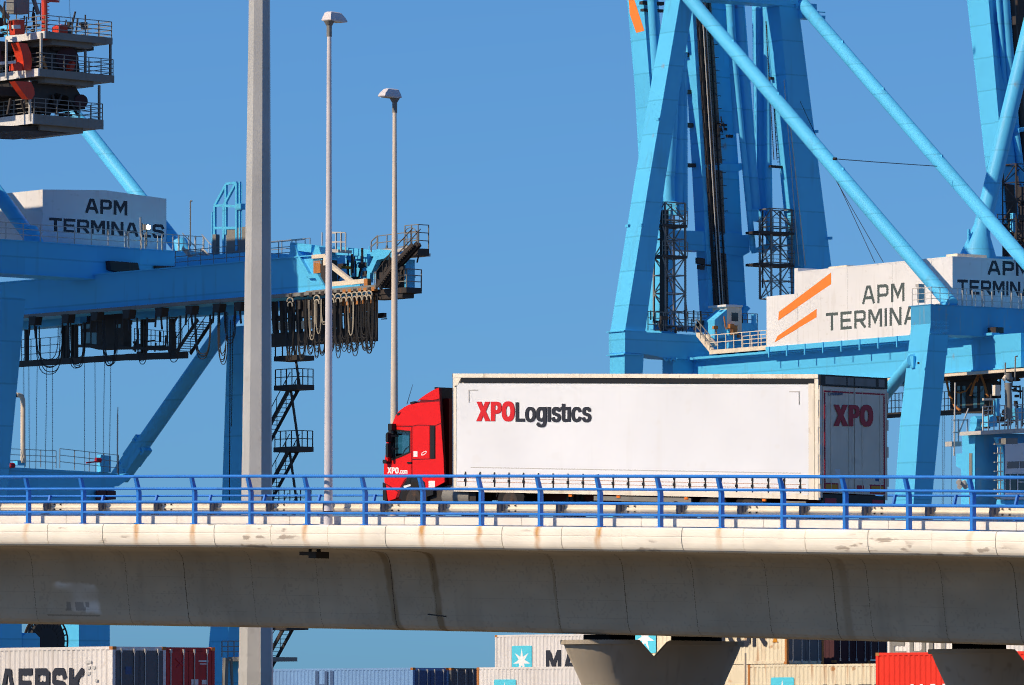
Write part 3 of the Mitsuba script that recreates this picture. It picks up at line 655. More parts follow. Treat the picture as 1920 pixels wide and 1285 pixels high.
panel('sleeper_panel', [(773.5, 800.5), (782, 798.5), (805.5, 798.5), (805.5, 860), (773.5, 861)], 'truck_red')
panel('side_deflector', [(817, 799), (826.8, 795), (831.5, 860), (833.5, 904), (820, 911.5), (799, 919.5), (797, 905), (789, 896.5), (777, 893.5), (773.5, 893.5), (773.5, 863), (817, 861)], 'truck_red')
panel('air_grille', [(807, 798.5), (815.2, 799), (815.2, 860), (807, 860)], 'truck_black', c0=-0.010)
panel('lower_panel', [(721, 907.5), (746, 923.5), (741.5, 935), (728, 939.5), (724.5, 924)], 'truck_red')
panel('front_trim', [(719, 905), (723.5, 909), (727.5, 941), (719.5, 938)], 'truck_black', c0=-0.03)
panel('wheel_arch', [(748, 934), (754, 913), (763, 900), (776, 894), (788, 896), (797, 905), (799, 919.5), (812, 917), (812, 928), (792, 934), (787, 918), (775, 910), (765, 914), (757, 940)], 'truck_black', c0=0.0, c1=0.3)
panel('step_trim', [(764, 893), (771.5, 894), (769, 908), (760, 913)], 'truck_black', c0=-0.014)
panel('step_plate', [(757.5, 911.5), (770, 908), (771, 911.5), (758.5, 915.5)], 'lettering_white', c0=-0.02)
panel('white_sticker', [(804, 902), (816, 902), (816, 914), (804, 914)], 'lettering_white', c0=-0.008)
panel('door_sticker', [(775.5, 846), (783, 846.3), (783, 857), (775.5, 857)], 'lettering_white', c0=-0.008)
e = Polygon([(0.115 * math.cos(t), 0.045 * math.sin(t)) for t in np.linspace(0, 2 * math.pi, 20, endpoint=False)]).difference(Polygon([(0.09 * math.cos(t), 0.025 * math.sin(t)) for t in np.linspace(0, 2 * math.pi, 20, endpoint=False)]))
cs('round_sticker', shapes_on([affinity.rotate(e, 20)], TK.c(795, 850, C0 - 0.006), -TK.gn, UP, 0.006), 'lettering_white')
cs('lettering', xpo_between(on(726.5, 888, C0 - 0.005), on(748, 888.3, C0 - 0.005), 0.165), 'lettering_white', smooth=False)
cs('lettering', font_between('.com', on(749, 888.3, C0 - 0.005), on(764, 888.5, C0 - 0.005), 0.125, 0.006, fat=1.5), 'lettering_white', smooth=False)
panel('window_frame', [(731.5, 806), (770, 808), (770, 849.5), (758, 855), (733, 865), (731, 848)], 'truck_black', c0=-0.006, c1=0.03, cut=win.buffer(-0.02))
wp = A([TK.P(ws[i][0] - 0.04, c, ws[i][2]) for i, c in ((0, 0.12), (0, 2.36), (1, 2.36), (1, 0.12))])
cs('windscreen', [(wp, A([[0, 1, 2], [0, 2, 3]]))], 'window_glass', smooth=False)
cs('sun_visor', [slab([TK.P(ws[0][0] + a, 0.15, ws[0][2] + z) for a, z in ((0.02, 0.05), (0.30, -0.10), (0.28, -0.14), (-0.02, 0.0))], TK.C * 2.2)], 'truck_black', smooth=False)
cs('window', plate(win.buffer(0.01), C0 + 0.03, C0 + 0.034), 'window_glass', smooth=False)
panel('wind_deflector', [(731, 800), (739, 801), (740, 812), (735, 838), (736, 857), (731.5, 860), (729, 838)], 'truck_black', c0=-0.05, c1=-0.012)
panel('roof_light', [(745, 776), (751.5, 773), (750, 778), (746, 780)], 'truck_black', c0=-0.02)
cs('antenna', [tube(TK.c(763, 758, 0.05), TK.c(774, 721, 0.05), 0.010, 0.005, 6)], 'truck_black')
cs('roof_hatch', [bar(TK.c(774, 756.5, 0.1), TK.c(782, 754.5, 0.1), 0.2, 0.05)], 'truck_black')
RW = TK.loc(TK.c(812, 800, C0))[0]
cs('rear_wall', [TK.box(RW - 0.05, RW + 0.02, 0.10, 2.42, 0.8, 3.60)], 'truck_black', smooth=False)
cs('air_duct', [TK.box(RW - 0.30, RW - 0.05, 0.35, 0.75, 0.95, 3.3)], 'truck_red_dark', smooth=False)
for yc, hh in ((821, 0.24), (845, 0.38)):
    m = TK.c(729 if hh < 0.4 else 725.5, yc, -0.14)
    cs('mirror', [obox(m + UP * zz, TK.gn * rr, TK.C * 0.075, UP * h2) for zz, rr, h2 in ((0, 0.045, hh / 2 - 0.03), (0, 0.03, hh / 2))] + [bar(m + UP * 0.05, m + TK.C * 0.25 - TK.gn * 0.12 + UP * 0.05, 0.05)], 'truck_black', smooth=False)
for yc in (798.5, 804, 866):
    m = TK.c(735 if yc < 850 else 725, yc, -0.05); cs('mirror_arm', [obox(m, TK.gn * 0.07, TK.C * 0.08, UP * 0.05)], 'truck_black')
for yc in (827, 861): m = TK.c(729 if yc < 850 else 727, yc, -0.06); cs('mirror_joint', [obox(m, TK.gn * 0.045, TK.C * 0.05, UP * 0.06)], 'truck_red')
def inside(px, py, c): q = TK.loc(TK.c(px, py, C0)); return TK.P(q[0], c, q[2])
m = inside(745, 848, 0.50); an = np.linspace(0, 2 * math.pi, 22)
cs('steering_wheel', [path([m + 0.21 * math.cos(t) * TK.C + 0.21 * math.sin(t) * unit(UP * 0.8 - TK.gn * 0.5) for t in an], 0.02, 6), bar(m, m - UP * 0.3 + TK.gn * 0.2, 0.05)], 'truck_black')
m = inside(764, 852, 0.55); cs('door_handle', [obox(TK.c(768, 868, C0 - 0.02), TK.gn * 0.08, TK.C * 0.02, UP * 0.02)], 'truck_black'); cs('seat', [obox(m + UP * 0.05 - TK.gn * 0.12, TK.gn * 0.08, TK.C * 0.25, UP * 0.42), obox(m - UP * 0.35 + TK.gn * 0.15, TK.gn * 0.28, TK.C * 0.25, UP * 0.08)], 'steel_grey', smooth=False)
m = inside(730, 862, 1.2); cs('dashboard', [obox(m, TK.gn * 0.22, TK.C * 1.0, UP * 0.16)], 'steel_dark', smooth=False)

# ------------------------------------------------------------------ left container crane
BL, SD, SG = 'paint_crane_blue', 'steel_dark', 'steel_grey'
L = Frame([-34.3, 412.0, 0.0], 47.5)
CL = thing('container_crane', 'blue container crane at left with white house and girder ending in hanging cable loops', 'crane', 'blue container cranes on the quay')
lp = lambda *a, **k: part(CL, *a, **k)
def zg(fr, px, py, g): return fr.g(px, py, g)[2]
def zc(fr, px, py, c): return fr.c(px, py, c)[2]
def pc(fr, c):     # shorthand: pixel -> point on plane c
    return lambda x, y: fr.c(x, y, c)
def pg(fr, g): return lambda x, y: fr.g(x, y, g)
# landside portal
e1, e0 = L.loc(L.g(52, 517, -1.0)), L.loc(L.g(18, 872, -1.0))
sl_ = (e1[1] - e0[1]) / (e1[2] - e0[2]); cx = lambda z: e0[1] + sl_ * (z - e0[2]) - 1.05
lp('leg', [L.leg([(0, cx(z), z, 2.0, 2.1) for z in (10.0, 32.0)]), L.leg([(0, cx(10) + 0.9, 0.8, 2.6, 3.6), (0, cx(10), 10.02, 2.0, 2.1)])], BL, smooth=False)
ef1, ef0 = L.loc(L.g(427, 612, 1.0)), L.loc(L.g(416, 940, 1.0))
cf = lambda z: np.interp(z, [1.0, 8.0, ef0[2], ef1[2], 40], [ef0[1] - 1.35, ef0[1] - 1.2, ef0[1], ef1[1], ef1[1] + 0.2]) + 1.05
lp('leg', [L.leg([(0, cf(z), z, 2.0, 2.1) for z in (0.8, 8.0, ef0[2], 31.0)]), ], BL, smooth=False)
z1, z0 = zg(L, 0, 450, -1.2), zg(L, 30, 513, -1.2)
lp('portal_beam', [L.box(-1.2, 1.2, -3.0, 19.8, z0, z1), L.box(-1.35, 1.35, -3.0, 19.9, z1, z1 + 0.06), L.box(-1.35, 1.35, -3.0, 19.9, z0 - 0.06, z0)], BL, smooth=False)
lp('drive_box', [slab([L.g(x, y, -1.25) for x, y in ((198, 490), (250, 494), (254, 510), (222, 513), (200, 507))], -L.gn * 0.5), slab([L.g(x, y, -1.25) for x, y in ((287, 499), (340, 501), (340, 509), (290, 508))], -L.gn * 0.3)], SD)
# twin girders with lips
gb, gt = zc(L, 435, 560, 6.3), zc(L, 435, 494, 6.3)
ge = L.loc(L.c(603, 520, 6.3))[0]
for c0 in (6.3, 12.6):
    x0 = ge if c0 < 8 else ge + 5
    lp('girder', [L.box(x0, 75, c0, c0 + 1.4, gb, gt), L.box(x0 - 0.1, 75, c0 - 0.22, c0 + 1.6, gt, gt + 0.07), L.box(x0 - (3.0 if c0 < 8 else 0.3), 75, c0 - 0.28, c0 + 1.7, gb - 0.24, gb)], BL, smooth=False)
    lp('trolley_rail', [L.box(x0 - (3.2 if c0 < 8 else 0), 75, c0 + 1.75, c0 + 2.05 if c0 < 8 else c0 + 1.9, gb + 0.1, gb + 0.3)], SG, smooth=False)
# machine house: low gable roof
hz0, hz1 = z1 + 0.15, zg(L, 312, 373, 1.5)
hc0, hc1 = L.loc(L.g(80, 372, 1.5))[1], L.loc(L.g(312, 373, 1.5))[1]; hm = (hc0 + hc1) / 2
ring = lambda g: A([L.P(g, hc0, hz0), L.P(g, hc1, hz0), L.P(g, hc1, hz1), L.P(g, hm, hz1 + 0.28), L.P(g, hc0, hz1)])
HS = lp('machine_house', [loft([ring(1.5), ring(22.0)])], 'paint_white', smooth=False)
part(HS, 'floor_frame', [L.box(1.3, 22.2, hc0 - 0.1, hc1 + 0.1, hz0 - 0.35, hz0)], BL, smooth=False)
q = pg(L, 1.47)
part(HS, 'lettering', text_between('APM', q(160.5, 399.5), q(238.5, 404.5), 1.02, 0.20, 0.17), 'lettering_black', smooth=False)
part(HS, 'lettering', text_between('TERMINALS', q(92.5, 434.5), q(307.5, 447.5), 0.98, 0.20, 0.15), 'lettering_black', smooth=False)
part(HS, 'wall_ladder', [bar(L.P(1.45, hm + 3.2, hz0), L.P(1.45, hm + 3.2, hz0 + 2.4), 0.05)], 'steel_pale')
# backstays (tubes from the waterside apex down to the portal beam)
for a, b, ca in (((67, 449), (-501, -296), 5.0), ((348, 472), (-275, -311), 15.0)):
    p0, p1 = L.g(*a, 0.0), L.g(*b, 39.0)
    lp('backstay', [tube(p0 - UP * 0.3, p1, 0.50, n=24), tube(p0 - UP * 0.5, p0 + (p1 - p0) * 0.02, 0.62, n=16)], BL, smooth=50)
# waterside frame that carries the backstays, mostly outside the picture
for c, ca in ((0.5, 5.0), (19.5, 15.0)):
    lp('leg', [L.leg([(39, c, 0.5, 2.2, 2.2), (39, c, 34, 2.2, 2.2), (39, ca, 66, 1.8, 1.8)])], BL, smooth=False)
lp('apex_beam', [L.box(38, 40, 4.0, 16.0, 64.5, 66.5)], BL, smooth=False)
# handrails and floodlight on the portal beam
lp('handrail', rail_line([L.P(-1.3, c, z1 + 0.06) for c in (-3, 8.9)], 1.15, 1.5, 3, 0.024) + rail_line([L.P(-1.3, c, z1 + 0.02) for c in (9.0, 16.0)], 1.15, 1.55, 2, 0.024) + [bar(L.P(-1.32, c, z1), L.P(-1.32, c, z1 + 1.15), 0.09) for c in np.arange(9.2, 15.6, 1.5)], 'steel_pale', kind='stuff')
fl = L.g(275, 428, -1.4)
lp('floodlight', [bar(L.g(275, 462, -1.4), fl, 0.07), obox(fl + UP * 0.05, L.gn * 0.18, L.C * 0.22, UP * 0.2)], SG)
k = CL + '__floodlight__lens'
scene[k] = mikit.ply(cat([tube(fl + UP * 0.05 - L.gn * 0.19, fl + UP * 0.05 - L.gn * 0.24, 0.17, 0.15, 16)]), 'lamp_lens', smooth=False, emitter={'type': 'area', 'sampling_weight': 0.02, 'radiance': rgb((60, 58, 34))})
lp('camera_post', [tube(L.g(264, 468, -1.4), L.g(263, 408, -1.4), 0.05, n=6)], 'steel_pale')
q = pc(L, 8.0)
lp('aerial', [tube(q(357, 462), q(357, 379), 0.045, n=6), path([q(357, 379), q(357.5, 376.5), q(360, 377.5)], 0.05)], SG)
# stairs from the beam to the girder top, cage frame, dark cabinet
lp('stair', stair(q(385, 493), q(360, 466), L.C * 1.7, 9), 'steel_pale', kind='stuff')
lp('handrail', rail_line([L.P(L.loc(q(350, 470))[0], 7.0, gt + 0.1), L.P(ge + 2.5, 7.0, gt + 0.1)], 1.15, 1.4, 3, 0.022) + rail_line([L.P(L.loc(q(345, 470))[0], 13.0, gt + 0.9), L.P(ge + 9, 13.0, gt + 0.9)], 1.15, 1.6, 2, 0.022), SG, kind='stuff')
fr = [((403, 478), (403, 386)), ((403, 386), (425, 345)), ((425, 345), (444, 343)), ((420, 478), (420, 386)), ((420, 386), (443, 343)), ((403, 386), (420, 386)), ((424, 440), (424, 348)), ((444, 470), (444, 343)), ((403, 428), (445, 428)), ((420, 386), (450, 388))]
lp('service_frame', [bar(q(*a), q(*b), 0.17) for a, b in fr] + [bar(q(398, 478), q(398, 398), 0.08), bar(q(450, 450), q(450, 341), 0.13), bar(q(453, 450), q(453, 345), 0.05), obox(q(451, 388), L.gn * 0.25, L.C * 0.2, UP * 0.2)], BL)
lp('cabinet', [slab([q(x, y) for x, y in ((424, 478), (424, 430), (462, 425), (462, 476))], L.C * 1.6), bar(q(405, 477), q(405, 440), 0.35)], SG, smooth=False)
lp('low_deck', [L.box(ge + 8, L.loc(q(350, 480))[0], 7.0, 12.6, gt + 0.06, gt + 0.75)], BL, smooth=False)
# ---- landside end of the girder
q = pc(L, 6.2); qq = pc(L, 10.0)
E = thing_end = CL
lp('end_bracket', [slab([q(x, y) for x, y in ((539, 487), (546, 463), (553, 459.5), (562, 486)) ], L.C * 1.3), slab([q(x, y) for x, y in ((586, 480), (591, 460), (598, 463), (604, 487), (604, 495), (586, 492))], L.C * 1.3)], BL, smooth=False)
lp('end_beam', [bar(L.c(550, 462, 6.6), L.c(590, 467, 6.6), 0.6, 0.5), slab([L.c(x, y, 9.5) for x, y in ((625, 462), (706, 470), (706, 481), (625, 478))], L.C * 0.8)], BL, smooth=False)
lp('end_strut', [bar(q(562, 484), q(581, 518), 0.32), bar(q(580, 518), q(597, 517.5), 0.30), bar(q(596, 517), q(613, 546), 0.32), bar(q(606, 541.5), q(678, 537.5), 0.28), path([q(676, 538), q(679, 540), q(680, 546)], 0.14)], BL, smooth=False)
lp('louvre_box', [slab([q(x, y) for x, y in ((587.5, 490), (600.5, 489), (600.5, 512), (587.5, 513))], L.C * 1.0)] , 'rust', smooth=False)
lp('louvre_cap', [slab([q(x, y) for x, y in ((586.5, 487), (602, 486), (602, 489), (586.5, 490))], L.C * 1.1), slab([q(x, y) for x, y in ((601, 488), (611, 487), (611, 535), (601, 520))], L.C * 1.0)], SD, smooth=False)
lp('end_frame', [bar(q(587, 482), q(612, 480), 0.26), bar(q(611, 479), q(611, 498), 0.26), bar(q(612, 491), q(664, 532), 0.28), bar(q(618, 534), q(689, 527), 0.30), bar(q(634, 530), q(634, 544), 0.14)], 'paint_cream', smooth=False)
lp('end_post', [bar(q(689, 523), q(689, 541), 0.34), bar(q(664, 528), q(664, 535), 0.2)], 'rust', smooth=False)
lp('rail_cage', rail_line([L.c(621, 471, 7.0), L.c(648, 472, 7.0)], 1.25, 0.55, 2, 0.035) + rail_line([L.c(621, 473, 8.2), L.c(640, 471, 8.2)], 1.25, 0.6, 2, 0.035) + [bar(L.c(604, 467, 7), L.c(604, 436, 7), 0.06), slab([L.c(x, y, 7.0) for x, y in ((604, 466), (634, 468), (634, 474), (604, 472))], L.C * 1.2)], 'steel_pale', kind='stuff')
for x0, x1, c in ((668, 678, 10.0), (682, 688, 9.2), (624, 634, 11.0), (650, 654, 10.4), (655, 658, 10.2), (700, 704, 8.0)):
    lp('end_column', [slab([L.c(x, y, c) for x, y in ((x0, 475), (x1, 476), (x1 + 1, 524), (x0 - 1, 524))], L.C * 0.6)], BL, smooth=False)
lp('hook_arm', [bar(L.c(712, 476, 7.4), L.c(697, 510, 7.4), 0.42), slab([L.c(x, y, 7.2) for x, y in ((706, 467), (735, 470), (735, 484), (727, 479), (720, 485), (702, 489))], L.C * 1.0), bar(L.c(695, 500, 7.4), L.c(693, 530, 7.4), 0.3)], BL, smooth=False)
lp('sheave_block', [slab([L.c(x, y, 7.8) for x, y in ((708, 487), (724, 487), (724, 512), (714, 540), (706, 538), (704, 502))], L.C * 0.9)] + clutter(L.c(610, 528, 8.5), L.c(700, 518, 8.5) - L.c(610, 528, 8.5), L.C * 3, UP * 1.0, 46, 4, 0.12, 0.4), SD, kind='stuff')
lp('hydraulics', clutter(L.c(625, 505, 9.0), L.c(690, 500, 9.0) - L.c(625, 505, 9.0), L.C * 2, UP * 0.8, 18, 5, 0.1, 0.3), BL, kind='stuff')
lp('hydraulic_tank', [slab([L.c(x, y, 8.5) for x, y in ((640, 499), (650, 499), (650, 504), (640, 504))], L.C * 0.5)], 'reflector_amber')
pz = L.c(745, 540, 6.0)[2]; pa, pb = L.loc(L.c(697, 545, 6.0))[0], L.loc(L.c(762, 543, 6.0))[0]
lp('end_platform', [L.box(pb, pa, 6.0, 7.35, pz - 0.35, pz), L.box(pb + 0.5, pa, 6.1, 7.1, pz - 0.65, pz - 0.35)], SD, smooth=False)
lp('end_panel', [L.box(pb + 0.3, pb + 0.4, 6.2, 7.0, pz, pz + 1.85), L.box(pb + 1.0, pb + 1.3, 6.3, 7.0, pz + 1.75, pz + 2.0)], BL, smooth=False)
lp('handrail', rail_line([L.P(pb + 0.9, 6.02, pz), L.P(pb, 6.02, pz), L.P(pb, 7.3, pz)], 1.2, 1.2, 3, 0.03) + rail_line([L.P(pa - 0.4, 6.02, pz), L.P(pb + 3.2, 6.02, pz)], 1.15, 0.8, 3, 0.02), SG, kind='stuff')
tz = L.c(790, 467, 7.0)[2]; ta, tb = L.loc(L.c(758, 466, 6.4))[0], L.loc(L.c(783, 465, 6.4))[0]
lp('top_platform', [L.box(tb, ta, 6.4, 7.4, tz - 0.45, tz), bar(L.P(tb + 0.1, 6.6, tz - 0.4), L.c(782, 492, 7.0), 0.09), L.box(tb + 1.8, tb + 2.3, 6.6, 7.3, pz, tz - 0.4)], SD, smooth=False)
lp('top_walkway', [L.box(ta, L.loc(L.c(708, 467, 7.5))[0], 7.5, 8.7, tz - 0.35, tz - 0.15), slab([L.c(x, y, 7.45) for x, y in ((712, 468), (745, 467), (760, 463), (768, 461), (768, 465), (748, 473), (712, 473))], L.C * 0.1)], 'steel_pale', smooth=False)
lp('handrail', rail_line([L.P(tb, 7.35, tz), L.P(tb, 6.45, tz), L.P(ta, 6.45, tz)], 1.55, 0.75, 3, 0.028) + rail_line([L.P(ta, 7.5, tz - 0.1), L.P(L.loc(L.c(707, 467, 7.5))[0], 7.5, tz - 0.2)], 1.35, 0.9, 3, 0.028) + rail_line([L.c(708, 462, 7.5), L.c(696, 473, 7.5)], 0.7, 0.8, 2, 0.03) + [path([L.c(770 + 10 * math.cos(t), 436 - 9 * math.sin(t), 7.4) for t in np.linspace(-0.3, math.pi, 9)], 0.03)], SG, kind='stuff')
lp('stair', stair(L.c(739, 504, 5.6), L.c(781, 458, 5.6), L.C * 0.7, 13) + stair(L.c(714, 538, 5.6), L.c(740, 503, 5.6), L.C * 0.7, 9) + [bar(L.c(737, 507, 5.6), L.c(783, 457, 5.6), 0.10, 0.36), bar(L.c(712, 541, 5.6), L.c(740, 504, 5.6), 0.10, 0.36), bar(L.c(742, 503, 5.6), L.c(757, 503, 5.6), 0.1, 0.2)] + clutter(L.c(716, 536, 6.2), L.c(758, 530, 6.2) - L.c(716, 536, 6.2), L.C * 1.0, UP * 1.0, 18, 77, 0.1, 0.3), SD, kind='stuff')
# ---- festoon: carriages with cable loops bunched at the end
qf = pc(L, 5.7)
lp('festoon_track', [bar(qf(575, 550), qf(706, 538), 0.16, 0.28), bar(qf(40, 594), qf(575, 551), 0.14, 0.24)], SG, smooth=False)
def loops(x, y, half, drop, n, seed, r=0.035, c=5.7):
    """a bundle of cables hanging between two carriages"""
    g = np.random.default_rng(seed); out = []
    for i in range(n):
        a, b = x - half * (0.75 + 0.5 * g.random()), x + half * (0.75 + 0.5 * g.random()); dd = drop * (0.72 + 0.36 * g.random())
        t = np.linspace(0, 1, 15); u = 2 * t - 1
        xs = (a + b) / 2 + (b - a) / 2 * np.sin(u * math.pi / 2) * (1.18 - 0.18 * np.abs(u)); ys = y + dd * (1 - np.abs(u) ** 2.6)
        off = c + 0.5 * g.random()
        out.append(path([L.c(px, py, off) for px, py in zip(xs, ys)], r, 5))
    return out
xs = [544, 566, 582, 594, 604, 622, 634, 645, 655, 665, 674, 684, 692, 699]
for i, x in enumerate(xs):
    yt = 556 - (x - 544) * 0.085
    if i not in (1, 2):
        arcs = []
        for dy, w in ((0, 5.5), (8, 4.3)):
            arcs.append(path([L.c(x + w * math.cos(t), yt + 9 + dy - 6.5 * math.sin(t), 5.55) for t in np.linspace(-0.25, math.pi + 0.25, 10)], 0.05, 6))
        if i not in (4, 13): lp('cable_saddle', arcs, 'cable_pale')
    lp('carriage', [slab([L.c(a, b, 5.6) for a, b in ((x - 3.2, yt - 4), (x + 3.2, yt - 5), (x + 2.6, yt + 2 + i % 3), (x - 2.6, yt + 3))], L.C * 0.3), bar(L.c(x - 3, yt + 10, 5.9), L.c(x - 3, yt + 26, 5.9), 0.22), bar(L.c(x + 3.5, yt + 8, 6.1), L.c(x + 3, yt + 40, 6.1), 0.16)], 'rust' if i > 5 and i % 3 else SD, smooth=False)
    lp('cable_loop', loops(x, yt + 8, 7.0, 105 + 5 * math.sin(i * 2.3) - (x - 544) * 0.03, 9, 100 + i, 0.030), 'cable')
    if i in (2, 3, 4, 8): lp('cable_loop', loops(x + 3, yt + 10, 5, 62 + 8 * math.sin(i), 2, 300 + i, 0.030, 5.4), 'cable_pale')
qd = pc(L, 9.0)
lp('end_truss', [slab([qd(x, y) for x, y in ((505, 626), (698, 612), (698, 639), (505, 651))], L.C * 0.4), bar(qd(702, 640), qd(702, 548), 0.34), bar(qd(692, 545), qd(692, 640), 0.18), bar(qd(668, 592), qd(704, 588), 0.3), bar(qd(690, 620), qd(704, 619), 0.25), bar(qd(686, 580), qd(703, 560), 0.14), bar(qd(505, 600), qd(690, 588), 0.10)], SD, smooth=False)
lp('end_truss_panel', [slab([qd(x, y) for x, y in ((522, 604), (585, 601), (585, 616), (522, 619))], L.C * 0.3), slab([qd(x, y) for x, y in ((650, 597), (690, 594), (690, 612), (650, 615))], L.C * 0.3)], 'paint_cream', smooth=False)
lp('end_truss_clutter', clutter(qd(512, 612), qd(690, 600) - qd(512, 612), L.C * 2.0, UP * 1.2, 55, 8, 0.1, 0.3) + [bar(qd(x, 560), qd(x + 2, 625), 0.12 + 0.1 * (x % 3)) for x in range(515, 690, 15)], SD, kind='stuff')
# ---- trolley, catwalk and loops below the girder
q = pc(L, 9.0)
lp('catwalk', [bar(q(36, 683), q(240, 670), 0.3, 0.42), bar(q(240, 670), q(350, 666), 0.3, 0.45), slab([q(x, y) for x, y in ((250, 647), (305, 649), (305, 656), (250, 654))], L.C * 0.8)], SD, smooth=False)
lp('lower_girder', [slab([L.c(x, y, 8.5) for x, y in ((42, 594), (150, 584), (150, 606), (44, 618))], L.C * 0.6), slab([L.c(x, y, 8.5) for x, y in ((245, 576), (445, 562), (445, 590), (340, 592), (245, 600))], L.C * 0.6)], BL, smooth=False)
for x, w in ((50, 5), (120, 6), (127, 3), (137, 3), (143, 3), (267, 3), (272, 3), (323, 10)):
    lp('hanger', [bar(q(x, 598), q(x, 678 - max(0, x - 100) * 0.06), w / 27.0, 0.3), bar(q(x, 612), q(x + 9, 594), 0.12)], SD, smooth=False)
lp('operator_cabin', [slab([q(x, y) for x, y in ((182, 588), (232, 583), (232, 655), (184, 656))], L.C * 0.7), slab([q(x, y) for x, y in ((151, 606), (184, 600), (184, 656), (152, 648))], L.C * 0.08), bar(q(150, 649), q(305, 655), 0.3, 0.2)], SD, smooth=False)
for pts in (((154, 609), (168, 608), (168, 616), (154, 617)), ((155, 624), (169, 623), (169, 644), (155, 644)), ((172, 624), (181, 624), (181, 646), (172, 645)), ((217, 609), (226, 608), (226, 615), (217, 615))):
    lp('cabin_window', [slab([L.c(x, y, 8.97) for x, y in pts], L.C * 0.03)], 'cabin_window', smooth=False)
lp('trolley_clutter', clutter(q(70, 606), q(330, 590) - q(70, 606), L.C * 4, UP * 1.2, 90, 11, 0.12, 0.5) + clutter(q(190, 668), q(310, 655) - q(190, 668), L.C * 2, UP * 0.8, 30, 12, 0.1, 0.3), SD, kind='stuff')
lp('stair', stair(q(343, 663), q(385, 600), L.C * 1.3, 14), SD, kind='stuff')
lp('handrail', rail_line([q(40, 680), q(112, 674)], 1.6, 1.0, 3, 0.02) + rail_line([q(252, 647), q(338, 655)], 1.15, 0.45, 3, 0.02), SD, kind='stuff')
for i, (x, y, hw, dr_, n) in enumerate(((92, 612, 22, 85, 6), (145, 605, 14, 86, 5), (206, 600, 12, 84, 5), (267, 596, 10, 82, 4), (326, 592, 11, 82, 5), (380, 590, 13, 78, 5), (418, 585, 8, 95, 5), (432, 585, 9, 60, 3))):
    lp('cable_loop', loops(x, y, hw, dr_, n, 40 + i, 0.032), 'cable')
for x, y in ((60, 600), (122, 596), (176, 592), (236, 588), (297, 584), (354, 580), (405, 576), (445, 573)):
    lp('carriage', [slab([L.c(a, b, 5.6) for a, b in ((x - 7, y - 6), (x + 7, y - 7), (x + 5, y + 9), (x - 4, y + 10))], L.C * 0.6), bar(L.c(x - 4, y, 5.8), L.c(x - 6, y + 30, 5.8), 0.10), bar(L.c(x + 4, y, 5.8), L.c(x + 7, y + 34, 5.8), 0.10)], SD, smooth=False)
for x in (44.5, 54, 70, 88, 98, 158, 178, 196, 208):
    lp('hoist_cable', [tube(L.c(x, 672, 9.8), L.c(x + (-3 if x in (70, 88, 196, 208) else 1), 885, 9.8), 0.022, n=6)], 'cable')
# ---- lower tie beam with its fittings
q = pg(L, 2.0)
lp('tie_beam', [slab([q(x, y) for x, y in ((-60, 872), (200, 886), (228, 891), (240, 887), (246, 895), (222, 912), (-60, 918))], L.gn * 2.0)], BL, smooth=False)
lp('tie_beam_drive', [slab([q(x, y) for x, y in ((-60, 912), (215, 911), (214, 930), (178, 945), (-60, 950))], L.gn * 1.6)], BL, smooth=False)
lp('switch_box', [slab([L.g(x, y, 1.8) for x, y in ((179, 920), (196, 920), (196, 938), (179, 938))], -L.gn * 0.2), slab([L.g(x, y, 1.8) for x, y in ((198, 920), (214, 921), (214, 937), (198, 938))], -L.gn * 0.2)], 'container_plum')
lp('handrail', rail_line([L.g(-40, 872, 1.8), L.g(105, 878, 1.8)], 1.2, 1.35, 3, 0.02) + rail_line([L.g(112, 878, 1.8), L.g(222, 890, 1.8)], 1.35, 1.4, 3, 0.02), SG, kind='stuff')
lp('vent_pipe', [path([L.g(x, y, 1.8) for x, y in ((43, 862), (43, 760), (42.5, 749), (40, 743), (35, 741), (31, 741))], 0.17, 10), tube(L.g(43.5, 868, 1.8), L.g(43.5, 855, 1.8), 0.2, n=10)], 'paint_cream', smooth=60)
lp('vent_hood', [tube(L.g(32, 741.5, 1.8), L.g(18, 742, 1.8), 0.15, 0.03, 10)], SD, smooth=50)
lp('cabinet', [slab([L.g(x, y, 1.8) for x, y in ((189, 853), (208, 855), (208, 886), (189, 885))], L.gn * 0.4), slab([L.g(x, y, 1.8) for x, y in ((33, 864), (47, 863), (47, 873), (33, 872))], L.gn * 0.5)], BL, smooth=False)
for x, y in ((184, 863), (22, 873)): lp('warning_light', [tube(L.g(x - 4, y, 1.8), L.g(x + 4, y, 1.8), 0.18, n=10), bar(L.g(x - 4, y + 3, 1.8), L.g(x - 22, y + 5, 1.8), 0.1)], 'reflector_red')
lp('aerial', [tube(L.g(220, 888, 1.8), L.g(220.5, 778, 1.8), 0.05, n=6), tube(L.g(220.5, 778, 1.8), L.g(221, 764, 1.8), 0.035, n=6)], 'steel_pale')
p0, p1 = L.c(226, 893, 20.9), L.c(434, 596, 20.9)
pt = lambda t: p0 + (p1 - p0) * t
lp('brace', [tube(pt(0.05), pt(1.03), 0.56, n=22)], BL, smooth=50)
lp('brace_sleeve', [bar(pt(0.10), pt(0.20), 1.0, 1.25), bar(pt(0.03), pt(0.12), 0.85, 1.2), bar(pt(0.18), pt(0.215), 0.7, 1.6), bar(pt(-0.01), pt(0.06), 1.1, 0.9)], BL, smooth=False)
